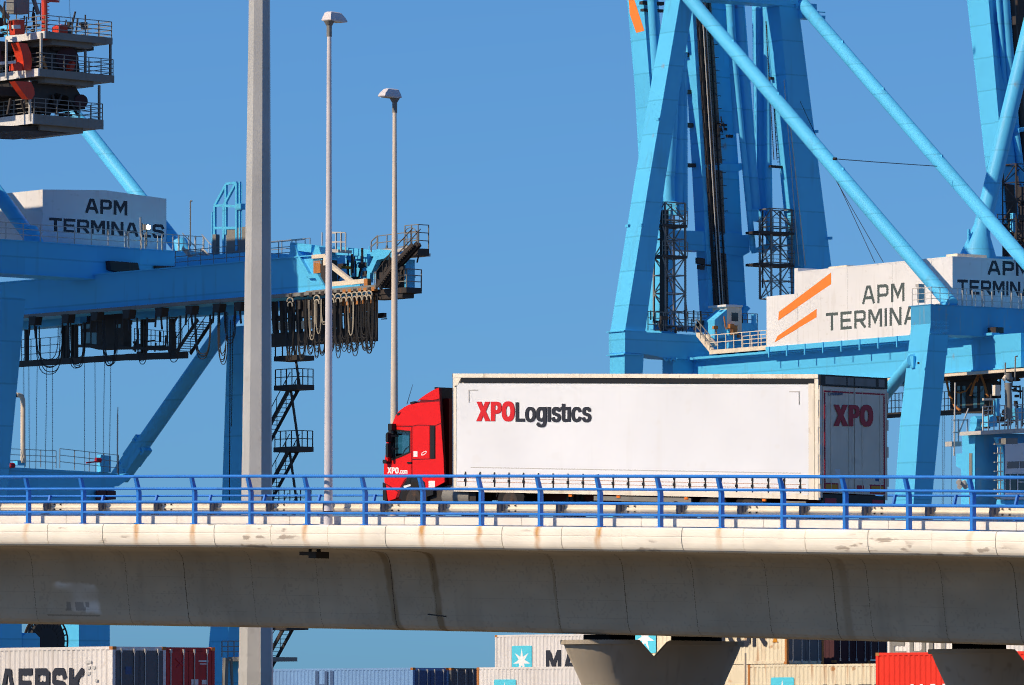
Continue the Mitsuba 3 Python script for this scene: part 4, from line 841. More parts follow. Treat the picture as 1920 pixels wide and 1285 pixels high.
# ---- stair tower beside the far leg
q = pc(L, 21.8)
for i, (xa, ya) in enumerate(((536, 722), (535, 838), (532, 949), (525, 1172), (536, 667), (524, 1060))):
    za = q(xa, ya); ga = L.loc(za)[0]
    dk = lp('stair_landing', [L.box(ga - 1.2, ga + 1.3, 21.8, 23.4, za[2] - 0.35, za[2])], SD, smooth=False)
    if i != 4:
        part(dk, 'handrail', rail_line([L.P(ga + 1.2, 21.85, za[2]), L.P(ga - 1.2, 21.85, za[2]), L.P(ga - 1.2, 23.3, za[2])], 1.12, 0.55, 2, 0.028), SD, kind='stuff')
        lp('stair', stair(L.P(ga + 3.2, 22.4, za[2] - 4.2), L.P(ga - 0.3, 22.4, za[2] - 0.1), L.C * 0.9, 14), SD, kind='stuff')
    else:
        part(dk, 'handrail', rail_line([L.P(ga + 1.2, 21.85, za[2]), L.P(ga - 1.1, 21.85, za[2])], 1.5, 0.8, 2, 0.03), SD, kind='stuff')
    if i < 3: lp('stair_stay', [bar(L.P(ga - 1.0, 22.2, za[2]), L.P(ga - 0.1, 22.2, za[2] + 4.1), 0.13)], SD)
lp('leg_cable', [tube(L.g(432, 600, -1.15), L.g(430, 940, -1.15), 0.04, n=6), tube(L.g(437, 600, -1.15), L.g(434, 800, -1.15), 0.03, n=6)], 'cable')
# ---- what shows below the bridge: leg foot, cable reel, lower column
qf = pg(L, -1.3)
lp('leg_foot', [slab([qf(x, y) for x, y in ((-30, 1120), (41, 1120), (41, 1330), (-30, 1330))], L.gn * 2.6)], BL, smooth=False)
lp('lower_column', [slab([L.g(x, y, 2.0) for x, y in ((148, 1100), (206, 1100), (206, 1330), (148, 1330))], L.gn * 2.0)], BL, smooth=False)
ctr = L.g(86, 1202, 1.0); rr = 1.75
an = np.linspace(0, 2 * math.pi, 37)
rim = lambda r, o: path([ctr + L.gn * o + r * (math.cos(t) * L.C + math.sin(t) * UP) for t in an], 0.06, 6)
REEL = lp('cable_reel', [rim(rr, 0.2), rim(rr, -0.2), rim(rr * 0.93, 0.2)] + [bar(ctr + 0.9 * (math.cos(t) * L.C + math.sin(t) * UP) + L.gn * o, ctr + rr * (math.cos(t) * L.C + math.sin(t) * UP) + L.gn * o, 0.09) for t in np.linspace(0, 2 * math.pi, 25)[:-1] for o in (-0.2, 0.2)], SD)
part(REEL, 'wound_cable', [tube(ctr - L.gn * 0.19, ctr + L.gn * 0.19, 1.42, n=36)], 'cable')
part(REEL, 'reel_motor', [slab([L.g(x, y, -0.6) for x, y in ((42, 1222), (42, 1194), (50, 1187), (66, 1187), (75, 1196), (75, 1222))], L.gn * 1.2)], BL, smooth=False)
lp('foot_stair', [L.box(-3.4, -1.0, cf(5) - 0.9, cf(5) + 3.5, zg(L, 420, 1232, -1.5) - 0.3, zg(L, 420, 1232, -1.5)), bar(L.g(423, 1234, -2), L.g(421, 1300, -2), 0.3), bar(L.g(433, 1236, -2), L.g(436, 1300, -2), 0.15)] + rail_line([L.g(416, 1232, -3), L.g(450, 1232, -3)], 1.1, 0.6, 3, 0.03), SG)

# ------------------------------------------------------------------ neighbouring crane at the far left: machinery decks at its girder end
N = Frame([-32.35, 388.0, 0.0], 47.5)
NB = thing('ship_unloader', 'grey railed decks with red machinery of another crane in the upper left corner', 'crane')
nb = lambda *a, **k: part(NB, *a, **k)
def deck(corner, right, left, thick, depthz=0.0, slope=0):
    """deck with one corner towards the viewer: corner, right end and left end seen at these points"""
    pc0 = N.g(*corner, 0.0); l0 = N.loc(pc0); c1 = N.loc(N.g(*right, 0.0))[1]; g1 = N.loc(N.c(*left, l0[1]))[0]
    z = pc0[2]
    k = nb('deck', [N.box(0, max(g1, 4), l0[1], c1, z - thick, z - 0.02), N.box(-0.06, 0.02, l0[1] - 0.05, c1 + 0.05, z - thick - 0.03, z + 0.10), 
                     N.box(0.4, 6, l0[1] + 0.8, c1 - 1.3, z - thick - 0.35, z - thick)], SG, smooth=False)
    part(k, 'edge_plate', [N.box(-0.06, max(g1, 4), l0[1] - 0.16, l0[1] - 0.05, z - thick - 0.03, z + 0.12)], 'paint_white', smooth=False)
    part(k, 'handrail', rail_line([N.P(max(g1, 4), l0[1], z), N.P(0, l0[1], z), N.P(0, c1, z)], 1.15, 1.0, 4, 0.024) + rail_line([N.P(0, c1, z), N.P(5, c1, z)], 1.15, 1.2, 4, 0.022), SG, kind='stuff')
    return l0[1], c1, z
a = deck((86, 62), (209, 79), (14, 78), 0.32)
b = deck((74, 132), (212, 146), (-30, 142), 0.36)
c_ = deck((64, 217), (192, 232), (-30, 229), 0.50)
nb('underframe', [slab([N.g(x, y, 0.6) for x, y in ((-40, 234), (60, 238), (150, 236), (132, 250), (60, 246), (-40, 248))], N.gn * 6), slab([N.g(x, y, 1.2) for x, y in ((100, 86), (176, 88), (176, 95), (100, 95))], N.gn * 3)], SD, smooth=False)
for x, y0, y1, c in ((77, 62, 137, None), (207, 80, 148, None), (56, 152, 226, None), (186, 160, 236, None), (160, 95, 145, None), (12, 75, 146, None)):
    nb('deck_post', [bar(N.g(x, y0, 0.15), N.g(x, y1, 0.15), 0.13)], 'steel_pale' if x < 100 else SG)
nb('winch_frame', [slab([N.g(x, y, 1.5) for x, y in ((88, 76), (150, 82), (143, 100), (148, 120), (150, 140), (92, 138), (84, 110))], N.gn * 9.0),
                   slab([N.g(x, y, 1.2) for x, y in ((52, 152), (135, 152), (158, 190), (160, 205), (147, 204), (126, 180), (104, 174), (92, 188), (88, 205), (60, 200))], N.gn * 9.0),
                   slab([N.g(x, y, 3.0) for x, y in ((-30, 75), (62, 82), (70, 98), (-30, 95))], N.gn * 3.0), slab([N.g(x, y, 2.2) for x, y in ((-30, 160), (40, 165), (36, 182), (-30, 176))], N.gn * 3.0)], SD, smooth=False)
nb('machinery', clutter(N.g(20, 130, 2), N.g(145, 130, 2) - N.g(20, 130, 2), N.gn * 4, UP * 1.7, 60, 21, 0.12, 0.45) + clutter(N.g(10, 225, 2), N.g(140, 225, 2) - N.g(10, 225, 2), N.gn * 4, UP * 1.3, 50, 22, 0.1, 0.4) + clutter(N.g(20, 62, 2), N.g(180, 62, 2) - N.g(20, 62, 2), N.gn * 4, UP * 0.9, 40, 23, 0.1, 0.35) + clutter(N.g(-20, 130, 1), N.g(20, 130, 1) - N.g(-20, 130, 1), N.gn * 4, UP * 4, 40, 24, 0.15, 0.5) +
   [bar(N.g(*p, 1.0), N.g(*q2, 1.0), 0.14) for p, q2 in (((98, 178), (108, 215)), (((115, 178), (103, 205))), ((128, 185), (145, 215)), ((20, 185), (14, 215)), ((40, 188), (48, 215)))], SD, kind='stuff')
nb('winch_drum', [tube(N.g(126, 110, 1.0), N.g(126, 110, 1.3), 0.75, n=24), tube(N.g(152, 190, 0.9), N.g(152, 190, 1.3), 0.45, n=20)], 'container_plum')
RM = 'paint_red_machine'
nb('red_mast', [tube(N.g(84, 75, 0.7), N.g(83, -10, 0.7), 0.20, n=12), bar(N.g(82, 1, 0.7), N.g(110, 3, 0.7), 0.18, 0.14)] + [bar(N.g(83, y, 0.6), N.g(92, y, 0.6), 0.06) for y in range(5, 60, 7)], RM)
def curved(pts, g, w): return slab([N.g(x, y, g) for x, y in pts], N.gn * w)
nb('red_guard', [curved([(35, 80), (51, 82), (58, 100), (60, 118), (58, 131), (45, 131), (44, 115), (41, 98)], 0.5, 0.8)], RM, label='orange red curved guard plate on the middle deck', smooth=False)
nb('red_guard', [curved([(28, 152), (58, 154), (64, 166), (65, 178), (60, 186), (52, 185), (40, 170)], -0.35, 0.6)], RM, smooth=False)
nb('red_cabinet', [curved([(27, 38), (46, 37), (46, 64), (28, 65)], 1.0, 0.6), curved([(110, 50), (116, 46), (127, 47), (127, 64), (110, 65)], 0.8, 0.7), curved([(26, 118), (34, 116), (52, 126), (50, 132), (26, 132)], 0.6, 0.5), curved([(131, 124), (137, 115), (142, 118), (138, 132), (132, 133)], 0.5, 0.4)], RM, smooth=False)
nb('white_panel', [curved([(25, 47), (38, 47), (39, 54), (26, 54)], 0.7, 0.2), curved([(-10, 117), (30, 114), (30, 119), (-10, 123)], 0.5, 0.2)], 'paint_white')
nb('hatch_tower', [curved([(26, -20), (55, -20), (55, 26), (26, 25)], 2.0, 0.8), bar(N.g(60, -10, 2), N.g(72, 27, 2), 0.2), bar(N.g(-5, 8, 2), N.g(16, 34, 2), 0.2)] + rail_line([N.g(8, 36, 2), N.g(76, 38, 2)], 1.1, 0.9, 2, 0.025), SG)
nb('wire', [tube(N.g(130, -10, 0.5), N.g(132, 45, 0.5), 0.012, n=5)], 'cable')
# its machinery house and girders run on to the left, outside the picture
nb('machine_house', [N.box(9.6, 42, 2.2, 5.0, 41.0, 48.4), N.box(9.5, 42, 2.0, 5.2, 48.4, 48.6)], SG, smooth=False)
nb('girder', [N.box(10, 60, 2.2, 3.4, 38.4, 40.9), N.box(13, 60, 7.0, 8.2, 38.4, 40.9)], BL, smooth=False)
nb('crane_leg', [N.leg([(g, c, 0, 2.4, 2.4), (g, c, 38.3, 2.0, 2.0)]) for g in (20, 52) for c in (2.6, 7.6)], BL, smooth=False)

# ------------------------------------------------------------------ right container crane
R = Frame([32.2, 470.0, 0.0], 55.0)
CR = thing('container_crane', 'sky blue container crane behind the trailer with raised boom and long white house', 'crane', 'blue container cranes on the quay')
rc = lambda *a, **k: part(CR, *a, **k)
WG = 39.0
def gleg(fr, plane, pts, depth, back=1):
    """box leg whose face towards the land is seen between left and right edges: (y, x_left, x_right)"""
    rings = []
    for y, x0, x1 in pts:
        a, b = fr.g(x0, y, plane), fr.g(x1, y, plane); z = (a[2] + b[2]) / 2; ca, cb = fr.loc(a)[1], fr.loc(b)[1]
        rings.append(A([fr.P(g, c, z) for g, c in ((plane, ca), (plane + depth, ca), (plane + depth, cb), (plane, cb))]))
    return loft(rings[::-1])
# waterside A-frame
rc('leg', [gleg(R, WG - 1, [(-60, 1281, 1308), (0, 1275, 1301), (340, 1217, 1247), (620, 1172, 1210), (700, 1171, 1205), (1000, 1168, 1203), (1400, 1160, 1210)], 2.1)], BL, smooth=False)
rc('leg', [gleg(R, WG - 1, [(-60, 1452, 1488), (0, 1460, 1496), (500, 1508, 1559), (700, 1525, 1578), (1300, 1540, 1590)], 2.1)], BL, smooth=False)
rc('apex_beam', [slab([R.g(x, y, WG - 1.2) for x, y in ((1290, -60), (1500, -60), (1497, 7), (1470, 10), (1392, 4), (1290, -4))], R.gn * 2.0)], BL, smooth=False)
rc('lower_beam', [slab([R.g(x, y, WG - 1.15) for x, y in ((1172, 621), (1305, 628), (1600, 642), (1600, 690), (1320, 676), (1246, 671), (1210, 664), (1172, 661))], R.gn * 2.3)], BL, smooth=False)
rc('leg_flange', [slab([R.g(x, y, WG - 1.25) for x, y in ((1170, 619), (1212, 621), (1212, 623), (1170, 621))], R.gn * 2.5), slab([R.g(x, y, WG - 1.25) for x, y in ((1170, 663), (1206, 665), (1206, 667), (1170, 665))], R.gn * 2.5)], BL, smooth=False)
rc('hanger_bracket', [slab([R.g(x, y, WG - 0.8) for x, y in ((1262, 670), (1306, 673), (1306, 730), (1262, 730))], R.gn * 1.5), path([R.g(1245 + 4 * k, 672 + 5 * (k % 2), WG - 1.3) for k in range(7)], 0.09)], BL, smooth=False)
# backstays
for a, b, r in (((1768, 553), (1283, -14), 0.58), ((1935, 505), (1505, 8), 0.56)):
    p0, p1 = R.g(*a, 0.3), R.g(*b, WG - 1)
    if b[0] > 1400: p1 = p1 + (p1 - p0) * 0.02
    k = rc('backstay', [tube(p0 - (p1 - p0) * 0.03, p1, r, n=28)], BL, smooth=50)
    for t in (0.37, 0.62, 0.8): part(k, 'lug', [obox(p0 + (p1 - p0) * t + UP * (r + 0.1), R.gn * 0.15, R.C * 0.06, UP * 0.14)], BL)
p1 = R.g(1511, 22, WG - 1)
rc('joint_plate', [obox(p1, R.gn * 0.5, R.C * 0.8, UP * 0.65), bar(R.g(1490, 10, WG - 1), R.g(1505, 14, WG - 1), 0.5)] + clutter(p1 - R.gn - UP, R.gn * 2, R.C * 1, UP * 1.5, 10, 3, 0.1, 0.3), BL, smooth=False, kind='stuff')
rc('stay_wire', [path([R.g(1563, 298, 12), R.g(1640, 304, 12), R.g(1757, 312, 12)], 0.035), tube(R.g(1500, 190, 34), R.g(1640, 492, 12), 0.028, n=5), tube(R.g(1545, 300, 32), R.g(1656, 492, 12), 0.028, n=5), tube(R.g(1563, 298, 12.2) , R.g(1568, 298, 11.9), 0.12)], 'cable')
# landside portal
q = pg(R, -1.0)
rc('leg', [gleg(R, -1.0, [(600, 1746, 1780), (640, 1741, 1777), (800, 1723, 1761), (940, 1713, 1747), (1150, 1698, 1730), (1400, 1690, 1724)], 2.4)], BL, smooth=False)
zb1, zb0 = q(1746, 572)[2], q(1746, 625)[2]; c0 = R.loc(q(1745, 600))[1]
rc('portal_beam', [R.box(-1.0, 1.45, c0, 24, zb0, zb1), R.box(-1.1, 1.55, c0 - 0.1, 24, zb0 - 0.07, zb0 - 0.005), R.box(-1.1, 1.55, c0 - 0.08, 24, zb1 + 0.005, zb1 + 0.06)], 'paint_crane_worn', smooth=False)
rc('leg', [R.leg([(0.2, 19.5, 0.5, 2.2, 2.2), (0.2, 19.0, zb0 - 0.1, 2.2, 2.2)])], BL, smooth=False)
rc('handrail', rail_line([R.P(1.4, c0 + 0.1, zb1 + 0.06), R.P(-0.95, c0 + 0.1, zb1 + 0.06), R.P(-0.95, 24, zb1 + 0.06)], 1.35, 0.9, 3, 0.022) + [bar(R.P(-1.0, c, zb1 + 0.06), R.P(-1.0, c, zb1 + 1.3), 0.10) for c in np.arange(c0 + 3.2, 14, 1.0)], 'steel_pale', kind='stuff')
rc('gate_box', [slab([R.g(x, y, 1.5) for x, y in ((1720, 540), (1732, 541), (1732, 568), (1720, 568))], R.C * 0.1), obox(R.g(1725, 536, 1.2), R.gn * 0.2, R.C * 0.3, UP * 0.12)], 'steel_pale')
rc('knee_brace', [tube(R.g(1712, 676, 0.5), R.g(1655, 745, 10.0), 0.50, n=20), bar(R.g(1712, 668, 0.5), R.g(1712, 690, 0.5), 0.35)], BL, smooth=50)
rc('leg_bolt', [tube(R.g(1722, 681, -1.25), R.g(1722, 681, -0.9), 0.1, n=8)], SD)
# girders (near one carries the lit side), rails, walkway
q = pc(R, 6.0)
gt, gb = q(1575, 656)[2], q(1850, 692)[2]
G0 = R.loc(q(1300, 690))[0]
rc('girder', [R.box(-26, G0, 6.0, 7.5, gb, gt), R.box(-26, G0 + 1, 5.75, 7.7, gt, gt + 0.10), R.box(-26, G0, 5.8, 7.7, gb - 0.12, gb)], BL, smooth=False)
rc('girder', [R.box(-26, G0, 13.0, 14.5, gb, gt), R.box(-26, G0, 12.8, 14.7, gb - 0.12, gb)], BL, smooth=False)
rc('trolley_rail', [R.box(-26, G0 - 6, 5.35, 5.75, gb - 0.42, gb - 0.2), R.box(-26, 30, 7.75, 8.05, gb - 0.15, gb + 0.1)], 'paint_cream', smooth=False)
rc('deck_edge', [R.box(-2.0, G0 + 0.3, 5.2, 6.0, gt + 0.10, gt + 0.30)], BL, smooth=False)
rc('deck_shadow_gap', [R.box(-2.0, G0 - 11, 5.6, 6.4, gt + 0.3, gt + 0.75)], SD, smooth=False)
for g in (-3.7,): rc('girder_hanger', [slab([R.P(gg, 5.9, zz) for gg, zz in ((g + 1.9, zb0), (g - 1.6, zb0), (g - 1.6, gb - 0.1), (g + 0.7, gb - 0.1), (g + 0.8, gb + 1.0))], -R.C * 0.5)], BL, smooth=False)
# machine house
q = pc(R, 5.0)
ga, gm, gz = R.loc(q(1437, 600))[0], R.loc(q(1496, 600))[0], R.loc(q(1786, 530))[0]
hz = q(1580, 639)[2]; ht = q(1786, 483)[2]; hl = q(1440, 556)[2]
RH = rc('machine_house', [R.box(gz, gm, 5.0, 17.5, hz, ht)], 'paint_white', smooth=False)
part(RH, 'low_annex', [R.box(gm, ga, 5.02, 17.4, hz, hl), R.box(gm - 0.01, gm + 0.5, 5.03, 17, hl, hl + 2.1), R.box(gm + 0.01, gm + 0.4, 9, 12, hl, hl + 0.8)], 'paint_white', smooth=False)
part(RH, 'roof_edge', [R.box(gz - 0.06, gm + 0.06, 4.95, 17.55, ht, ht + 0.10)], 'paint_white', smooth=False)
part(RH, 'roof_vent', [R.box(gm - 5.2, gm - 2.8, 6, 8, ht + 0.1, ht + 0.35), R.box(gz + 0.6, gz + 2.0, 6, 9, ht + 0.1, ht + 0.4)], 'paint_cream')
part(RH, 'wall_seam', [R.box(gm - 0.03, gm + 0.03, 4.985, 5.0, hz, hl)], 'line_grey')
part(RH, 'wall_seam', [R.box(gz + 7.6, gz + 7.63, 4.99, 5.0, hz, ht), R.box(gz + 13.4, gz + 13.43, 4.99, 5.0, hz, ht)], 'line_grey')
part(RH, 'wall_rib', [R.box(g, g + 0.07, 4.93, 5.0, hz + 0.05, ht - 0.08) for g in np.arange(gz + 2.6, gm - 1, 2.62)][:1], 'paint_white', smooth=False)
part(RH, 'floor_frame', [R.box(gz, ga, 4.9, 17.5, hz - 0.42, hz - 0.01)] + [R.box(g, g + 0.12, 4.8, 4.9, hz - 0.9, hz) for g in np.arange(gz + 2, ga, 2.4)], BL, smooth=False)
q = pc(R, 4.97)
part(RH, 'lettering', text_between('APM', q(1617, 571), q(1696, 565.2), 1.49, 0.17, 0.20), 'lettering_green_grey', smooth=False)
pa, pb = q(1549, 621), q(1720, 607.5)
sh, wid = block_text('TERMINALS', 0.17, 0.20); _, w7 = block_text('TERMINA', 0.17, 0.20)
part(RH, 'lettering', shapes_on(sh, pa, (pb - pa) / w7, UP * 1.46, 0.012), 'lettering_green_grey', smooth=False)
for pts in (((1459, 601), (1460.5, 585), (1558, 511.5), (1558, 533)), ((1452, 642), (1458, 630), (1531, 579.5), (1531, 595))):
    part(RH, 'stripe', [slab([q(x, y) for x, y in pts], R.C * 0.02)], 'paint_orange', smooth=False)
q = lambda x, y: R.g(x, y, gz - 0.02)
part(RH, 'lettering', text_between('APM', q(1852, 515.5), q(1930, 518.5), 1.15, 0.20, 0.17), 'lettering_black', smooth=False)
pa, pb = q(1795, 551.5), q(1913, 555.5); _, w6 = block_text('TERMIN', 0.20, 0.15); sh, _ = block_text('TERMINALS', 0.20, 0.15)
part(RH, 'lettering', shapes_on(sh, pa, (pb - pa) / w6, UP * 1.15, 0.012), 'lettering_black', smooth=False)
# service platform with cream edge at the boom hinge
q = pc(R, 5.0)
pl1, pl0 = R.loc(q(1330, 655)), R.loc(q(1437, 648))
pzz = pl0[2]
rc('service_platform', [R.box(pl0[0], pl1[0], 5.0, 9, pzz - 0.35, pzz), slab([q(x, y) for x, y in ((1305, 624), (1311, 624), (1334, 655), (1331, 662), (1305, 630))], R.C * 0.3), slab([R.c(x, y, 6.3) for x, y in ((1318, 627), (1324, 627), (1342, 648), (1337, 650))], R.C * 0.3)], 'paint_cream', smooth=False)
rc('platform_foot', [R.box(g, g + 0.4, 5.2, 5.6, gt + 0.1, pzz - 0.35) for g in np.linspace(pl0[0] + 1.0, pl1[0] - 0.8, 3)], BL, smooth=False)
rc('handrail', rail_line([R.P(pl0[0], 5.02, pzz), R.P(pl1[0], 5.02, pzz)], 1.25, 1.1, 2, 0.03) + rail_line([R.P(pl0[0] + 0.2, 8.5, pzz), R.P(pl1[0], 8.5, pzz)], 1.3, 1.3, 2, 0.025), 'paint_cream', kind='stuff')
rc('handrail', rail_line([q(1305, 625), q(1331, 656)], 1.2, 0.7, 2, 0.03) + rail_line([R.g(1215, 620, WG - 1), R.g(1330, 626, WG - 1)], 1.6, 0.8, 3, 0.03) + rail_line([R.g(1290, 618, WG + 1), R.g(1420, 622, WG + 1)], 1.5, 1.0, 3, 0.03), SG, kind='stuff')
q = lambda x, y: R.g(x, y, 36.5)
CBN = rc('hinge_cabin', [slab([q(x, y) for x, y in ((1363, 574), (1391, 576), (1391, 624), (1363, 624))], R.gn * 2.0)], 'trailer_grey', smooth=False)
part(CBN, 'roof', [slab([R.g(x, y, 36.3) for x, y in ((1361, 571), (1393, 572.5), (1393, 576), (1361, 575))], R.gn * 2.5)], 'paint_white', smooth=False)
part(CBN, 'window', [slab([R.g(x, y, 36.45) for x, y in ((1372, 586), (1384, 587), (1384, 603), (1372, 602))], R.gn * 0.03)], 'tinted_window', smooth=False)
rc('hinge_frame', [slab([q(x, y) for x, y in ((1340, 600), (1363, 580), (1363, 632), (1340, 636))], R.gn * 1.5), slab([q(x, y) for x, y in ((1391, 606), (1420, 606), (1420, 634), (1391, 632))], R.gn * 1.5), bar(q(1366, 655), q(1366, 616), 0.5), bar(q(1413, 610), q(1413, 590), 0.28), bar(q(1420, 640), q(1420, 620), 0.3), slab([R.g(x, y, 40) for x, y in ((1225, 609), (1340, 612), (1340, 624), (1225, 618))], R.gn * 0.6)], BL, smooth=False)
rc('hinge_machinery', clutter(R.g(1240, 622, 37), R.g(1420, 630, 37) - R.g(1240, 622, 37), R.gn * 2, UP * 1.2, 60, 31, 0.1, 0.35), SD, kind='stuff')
rc('rust_motor', clutter(R.g(1345, 632, 36), R.g(1412, 632, 36) - R.g(1345, 632, 36), R.gn * 0.5, UP * 1.0, 9, 33, 0.15, 0.35), 'rust', kind='stuff')
# raised boom: two girders with ties, ladders and pipes
BG = 43.0
rc('boom_girder', [gleg(R, BG, [(-60, 1330, 1361), (0, 1331, 1363), (300, 1354, 1384), (470, 1360, 1393), (600, 1368, 1401), (650, 1372, 1404)], 2.0)], BL, smooth=False)
rc('boom_girder', [gleg(R, BG + 1.6, [(-60, 1204, 1206.5), (0, 1205, 1207), (200, 1222, 1223.5), (400, 1234, 1236), (620, 1240, 1243), (660, 1240, 1243)], 2.2),
                   slab([R.c(x, y, R.loc(R.g(1205, 0, BG + 1.6))[1]) for x, y in ((1177, -60), (1206, -60), (1206, 0), (1222, 200), (1236, 400), (1240, 630), (1208, 630), (1203, 400), (1192, 200), (1181, 0))], R.C * 1.6)], BL, smooth=False)
cst = R.loc(R.g(1205, 0, BG + 1.6))[1]
rc('boom_stripe', [slab([R.c(x, y, cst - 0.03) for x, y in ((1178, -10), (1186, -10), (1208, 58), (1193, 62), (1181, 28))], R.C * 0.02)], 'paint_orange', smooth=False)
for y0, y1, x0, x1 in ((98, 106, 1285, 1302), (168, 175, 1285, 1304), (230, 238, 1283, 1310), (305, 312, 1260, 1312), (2, 8, 1205, 1245), (16, 21, 1207, 1248)):
    rc('boom_tie', [slab([R.g(x, y, BG + 0.5) for x, y in ((x0, y0), (x1, y0 + 2), (x1, y1 + 2), (x0, y1))], R.gn * 0.5)], SD, smooth=False)
rc('boom_cross_beam', [slab([R.g(x, y, BG - 0.15) for x, y in ((1246, 431), (1322, 434), (1322, 471), (1246, 467))], R.gn * 1.6), slab([R.g(x, y, BG - 0.25) for x, y in ((1338, 436), (1382, 437), (1391, 441), (1404, 441), (1406, 473), (1392, 481), (1340, 472))], R.gn * 2.4), slab([R.g(x, y, BG - 0.2) for x, y in ((1318, 308), (1400, 306), (1405, 311), (1384, 322), (1330, 318))], R.gn * 1.4)], BL, smooth=False)
rc('boom_edge', [gleg(R, BG - 0.3, [(-60, 1294, 1299), (0, 1297, 1303), (300, 1315, 1322), (470, 1324, 1332), (620, 1332, 1340)], 1.4)], BL, smooth=False)
rc('boom_walkway', [gleg(R, BG - 0.1, [(-60, 1299, 1330), (0, 1303, 1333), (300, 1322, 1354), (470, 1332, 1361), (620, 1340, 1370)], 0.6)], 'steel_brown', smooth=False)
bw = lambda t, y, g=BG - 0.5: R.g(np.interp(y, [-60, 300, 620], [1299, 1322, 1340]) + t * 31, y, g)
rc('boom_ladder', [bar(bw(t, -40), bw(t, 600), w) for t, w in ((0.18, 0.10), (0.36, 0.10), (0.5, 0.18), (0.82, 0.12))] + [bar(bw(0.15, y), bw(0.9, y + 1), 0.07) for y in range(-30, 600, 13)] + [bar(bw(0.9, y, BG - 1.0), bw(1.2, y, BG - 1.0), 0.06) for y in range(60, 420, 24)] + [bar(bw(0.05, y), bw(0.05 + 0.9 * ((y // 26) % 2), y + 26), 0.05) for y in range(-30, 590, 26)], SD, kind='stuff')
rc('boom_pipe', [tube(bw(0.42, -40, BG - 0.7), bw(0.42, 600, BG - 0.7), 0.06, n=6), tube(bw(0.6, -40, BG - 0.7), bw(0.60, 600, BG - 0.7), 0.045, n=6)], 'steel_pale')
rc('boom_machinery', clutter(bw(0.1, 60, BG - 0.9), bw(0.9, 60, BG - 0.9) - bw(0.1, 60, BG - 0.9), R.gn * 0.6, bw(0.5, 40) - bw(0.5, 580), 10, 36, 0.1, 0.3) + clutter(bw(0.9, 260, BG - 0.9), R.C * 1.2, R.gn * 0.4, UP * 1.4, 14, 37, 0.1, 0.3), SD, kind='stuff')
rc('floodlight', [slab([R.g(x, y, BG - 0.6) for x, y in ((1309, 483), (1322, 485), (1322, 497), (1309, 494))], R.gn * 0.4), slab([R.g(x, y, BG - 0.6) for x, y in ((1312, 497), (1322, 498), (1321, 506), (1312, 504))], R.gn * 0.4), bar(R.g(1321, 497, BG - 0.4), R.g(1332, 498, BG - 0.4), 0.12)], SD, smooth=False)
rc('boom_stop', [slab([R.g(x, y, BG - 0.2) for x, y in ((1402, 574), (1407, 579), (1402, 584), (1399, 610), (1392, 610), (1394, 574))], R.gn * 1.2), bar(R.g(1331, 584, BG - 0.6), R.g(1320, 610, BG - 0.6), 0.35)], BL, smooth=False)
# folded stays: pipes hanging from the apex
for (x0, y0), (x1, y1), g, r in (((1220, -40), (1238, 250), 41.5, 0.40), ((1262, 150), (1254, 330), 41.0, 0.55), ((1253, 330), (1256, 405), 41.0, 0.5), ((1275, 120), (1270, 395), 41.5, 0.5), ((1283, 100), (1284, 400), 41.2, 0.26),
                                ((1367, -20), (1383, 250), 41.0, 0.36), ((1371, 50), (1412, 470), 40.6, 0.26), ((1383, -20), (1409, 320), 41.2, 0.50), ((1409, 320), (1416, 405), 41.2, 0.52), ((1421, -20), (1427, 400), 41.8, 0.52), ((1436, -20), (1443, 465), 40.4, 0.30)):
    rc('forestay', [tube(R.g(x0, y0, g), R.g(x1, y1, g), r, n=16)], BL, smooth=50)
for x, y, r in ((1421, 408, 0.55), (1268, 395, 0.6)): rc('stay_joint', [tube(R.g(x - 6, y - 4, 40.2), R.g(x + 10, y - 2, 41.6), r, n=16)], BL, smooth=50)
rc('stay_link', [bar(R.g(1411, 471, 40.4), R.g(1447, 463, 40.4), 0.42), tube(R.g(1430, 460, 40.2), R.g(1430, 474, 40.2), 0.3, n=10), tube(R.g(1448, 462, 40.0), R.g(1452, 468, 40.0), 0.3, n=10)], BL, smooth=50)
# lattice access towers
for x0, x1, yt, yb, g, bays in ((1247, 1288, 380, 618, 38.6, 7), (1446, 1488, 392, 560, 38.6, 5)):
    b = R.g((x0 + x1) / 2, yb, g); hw = (R.loc(R.g(x1, yb, g))[1] - R.loc(R.g(x0, yb, g))[1]) / 2
    h = R.g((x0 + x1) / 2, yt, g)[2] - b[2]
    tw = rc('access_tower', lattice(b + R.gn * 0.9, R.C * hw * 0.92, R.gn * 0.8, h, bays, 0.062), SG, kind='stuff')
    for y in ((420, 478) if x0 < 1400 else (434, 494)):
        z = R.g(x0, y, g)[2]; cc0 = R.loc(R.g(x0 - (6 if x0 < 1400 else 24), y, g))[1]; cc1 = R.loc(R.g(x1, y, g))[1]
        part(tw, 'platform', [R.box(g - 0.1, g + 1.8, cc0, cc1, z - 0.22, z)], SD, smooth=False)
        part(tw, 'handrail', rail_line([R.P(g - 0.1, cc0, z), R.P(g - 0.1, cc1, z)], 1.15, 0.8, 3, 0.026) + [bar(R.P(g, cc0, z), R.P(g, cc0 + 1.2, z - 3.2), 0.08)], SG, kind='stuff')
rc('access_tower', [bar(R.g(1244, 620, 39), R.g(1246, 395, 39), 0.5), bar(R.g(1430, 540, 39), R.g(1430, 395, 39), 0.10), bar(R.g(1286, 560, 40), R.g(1291, 618, 40), 0.05)], SD)
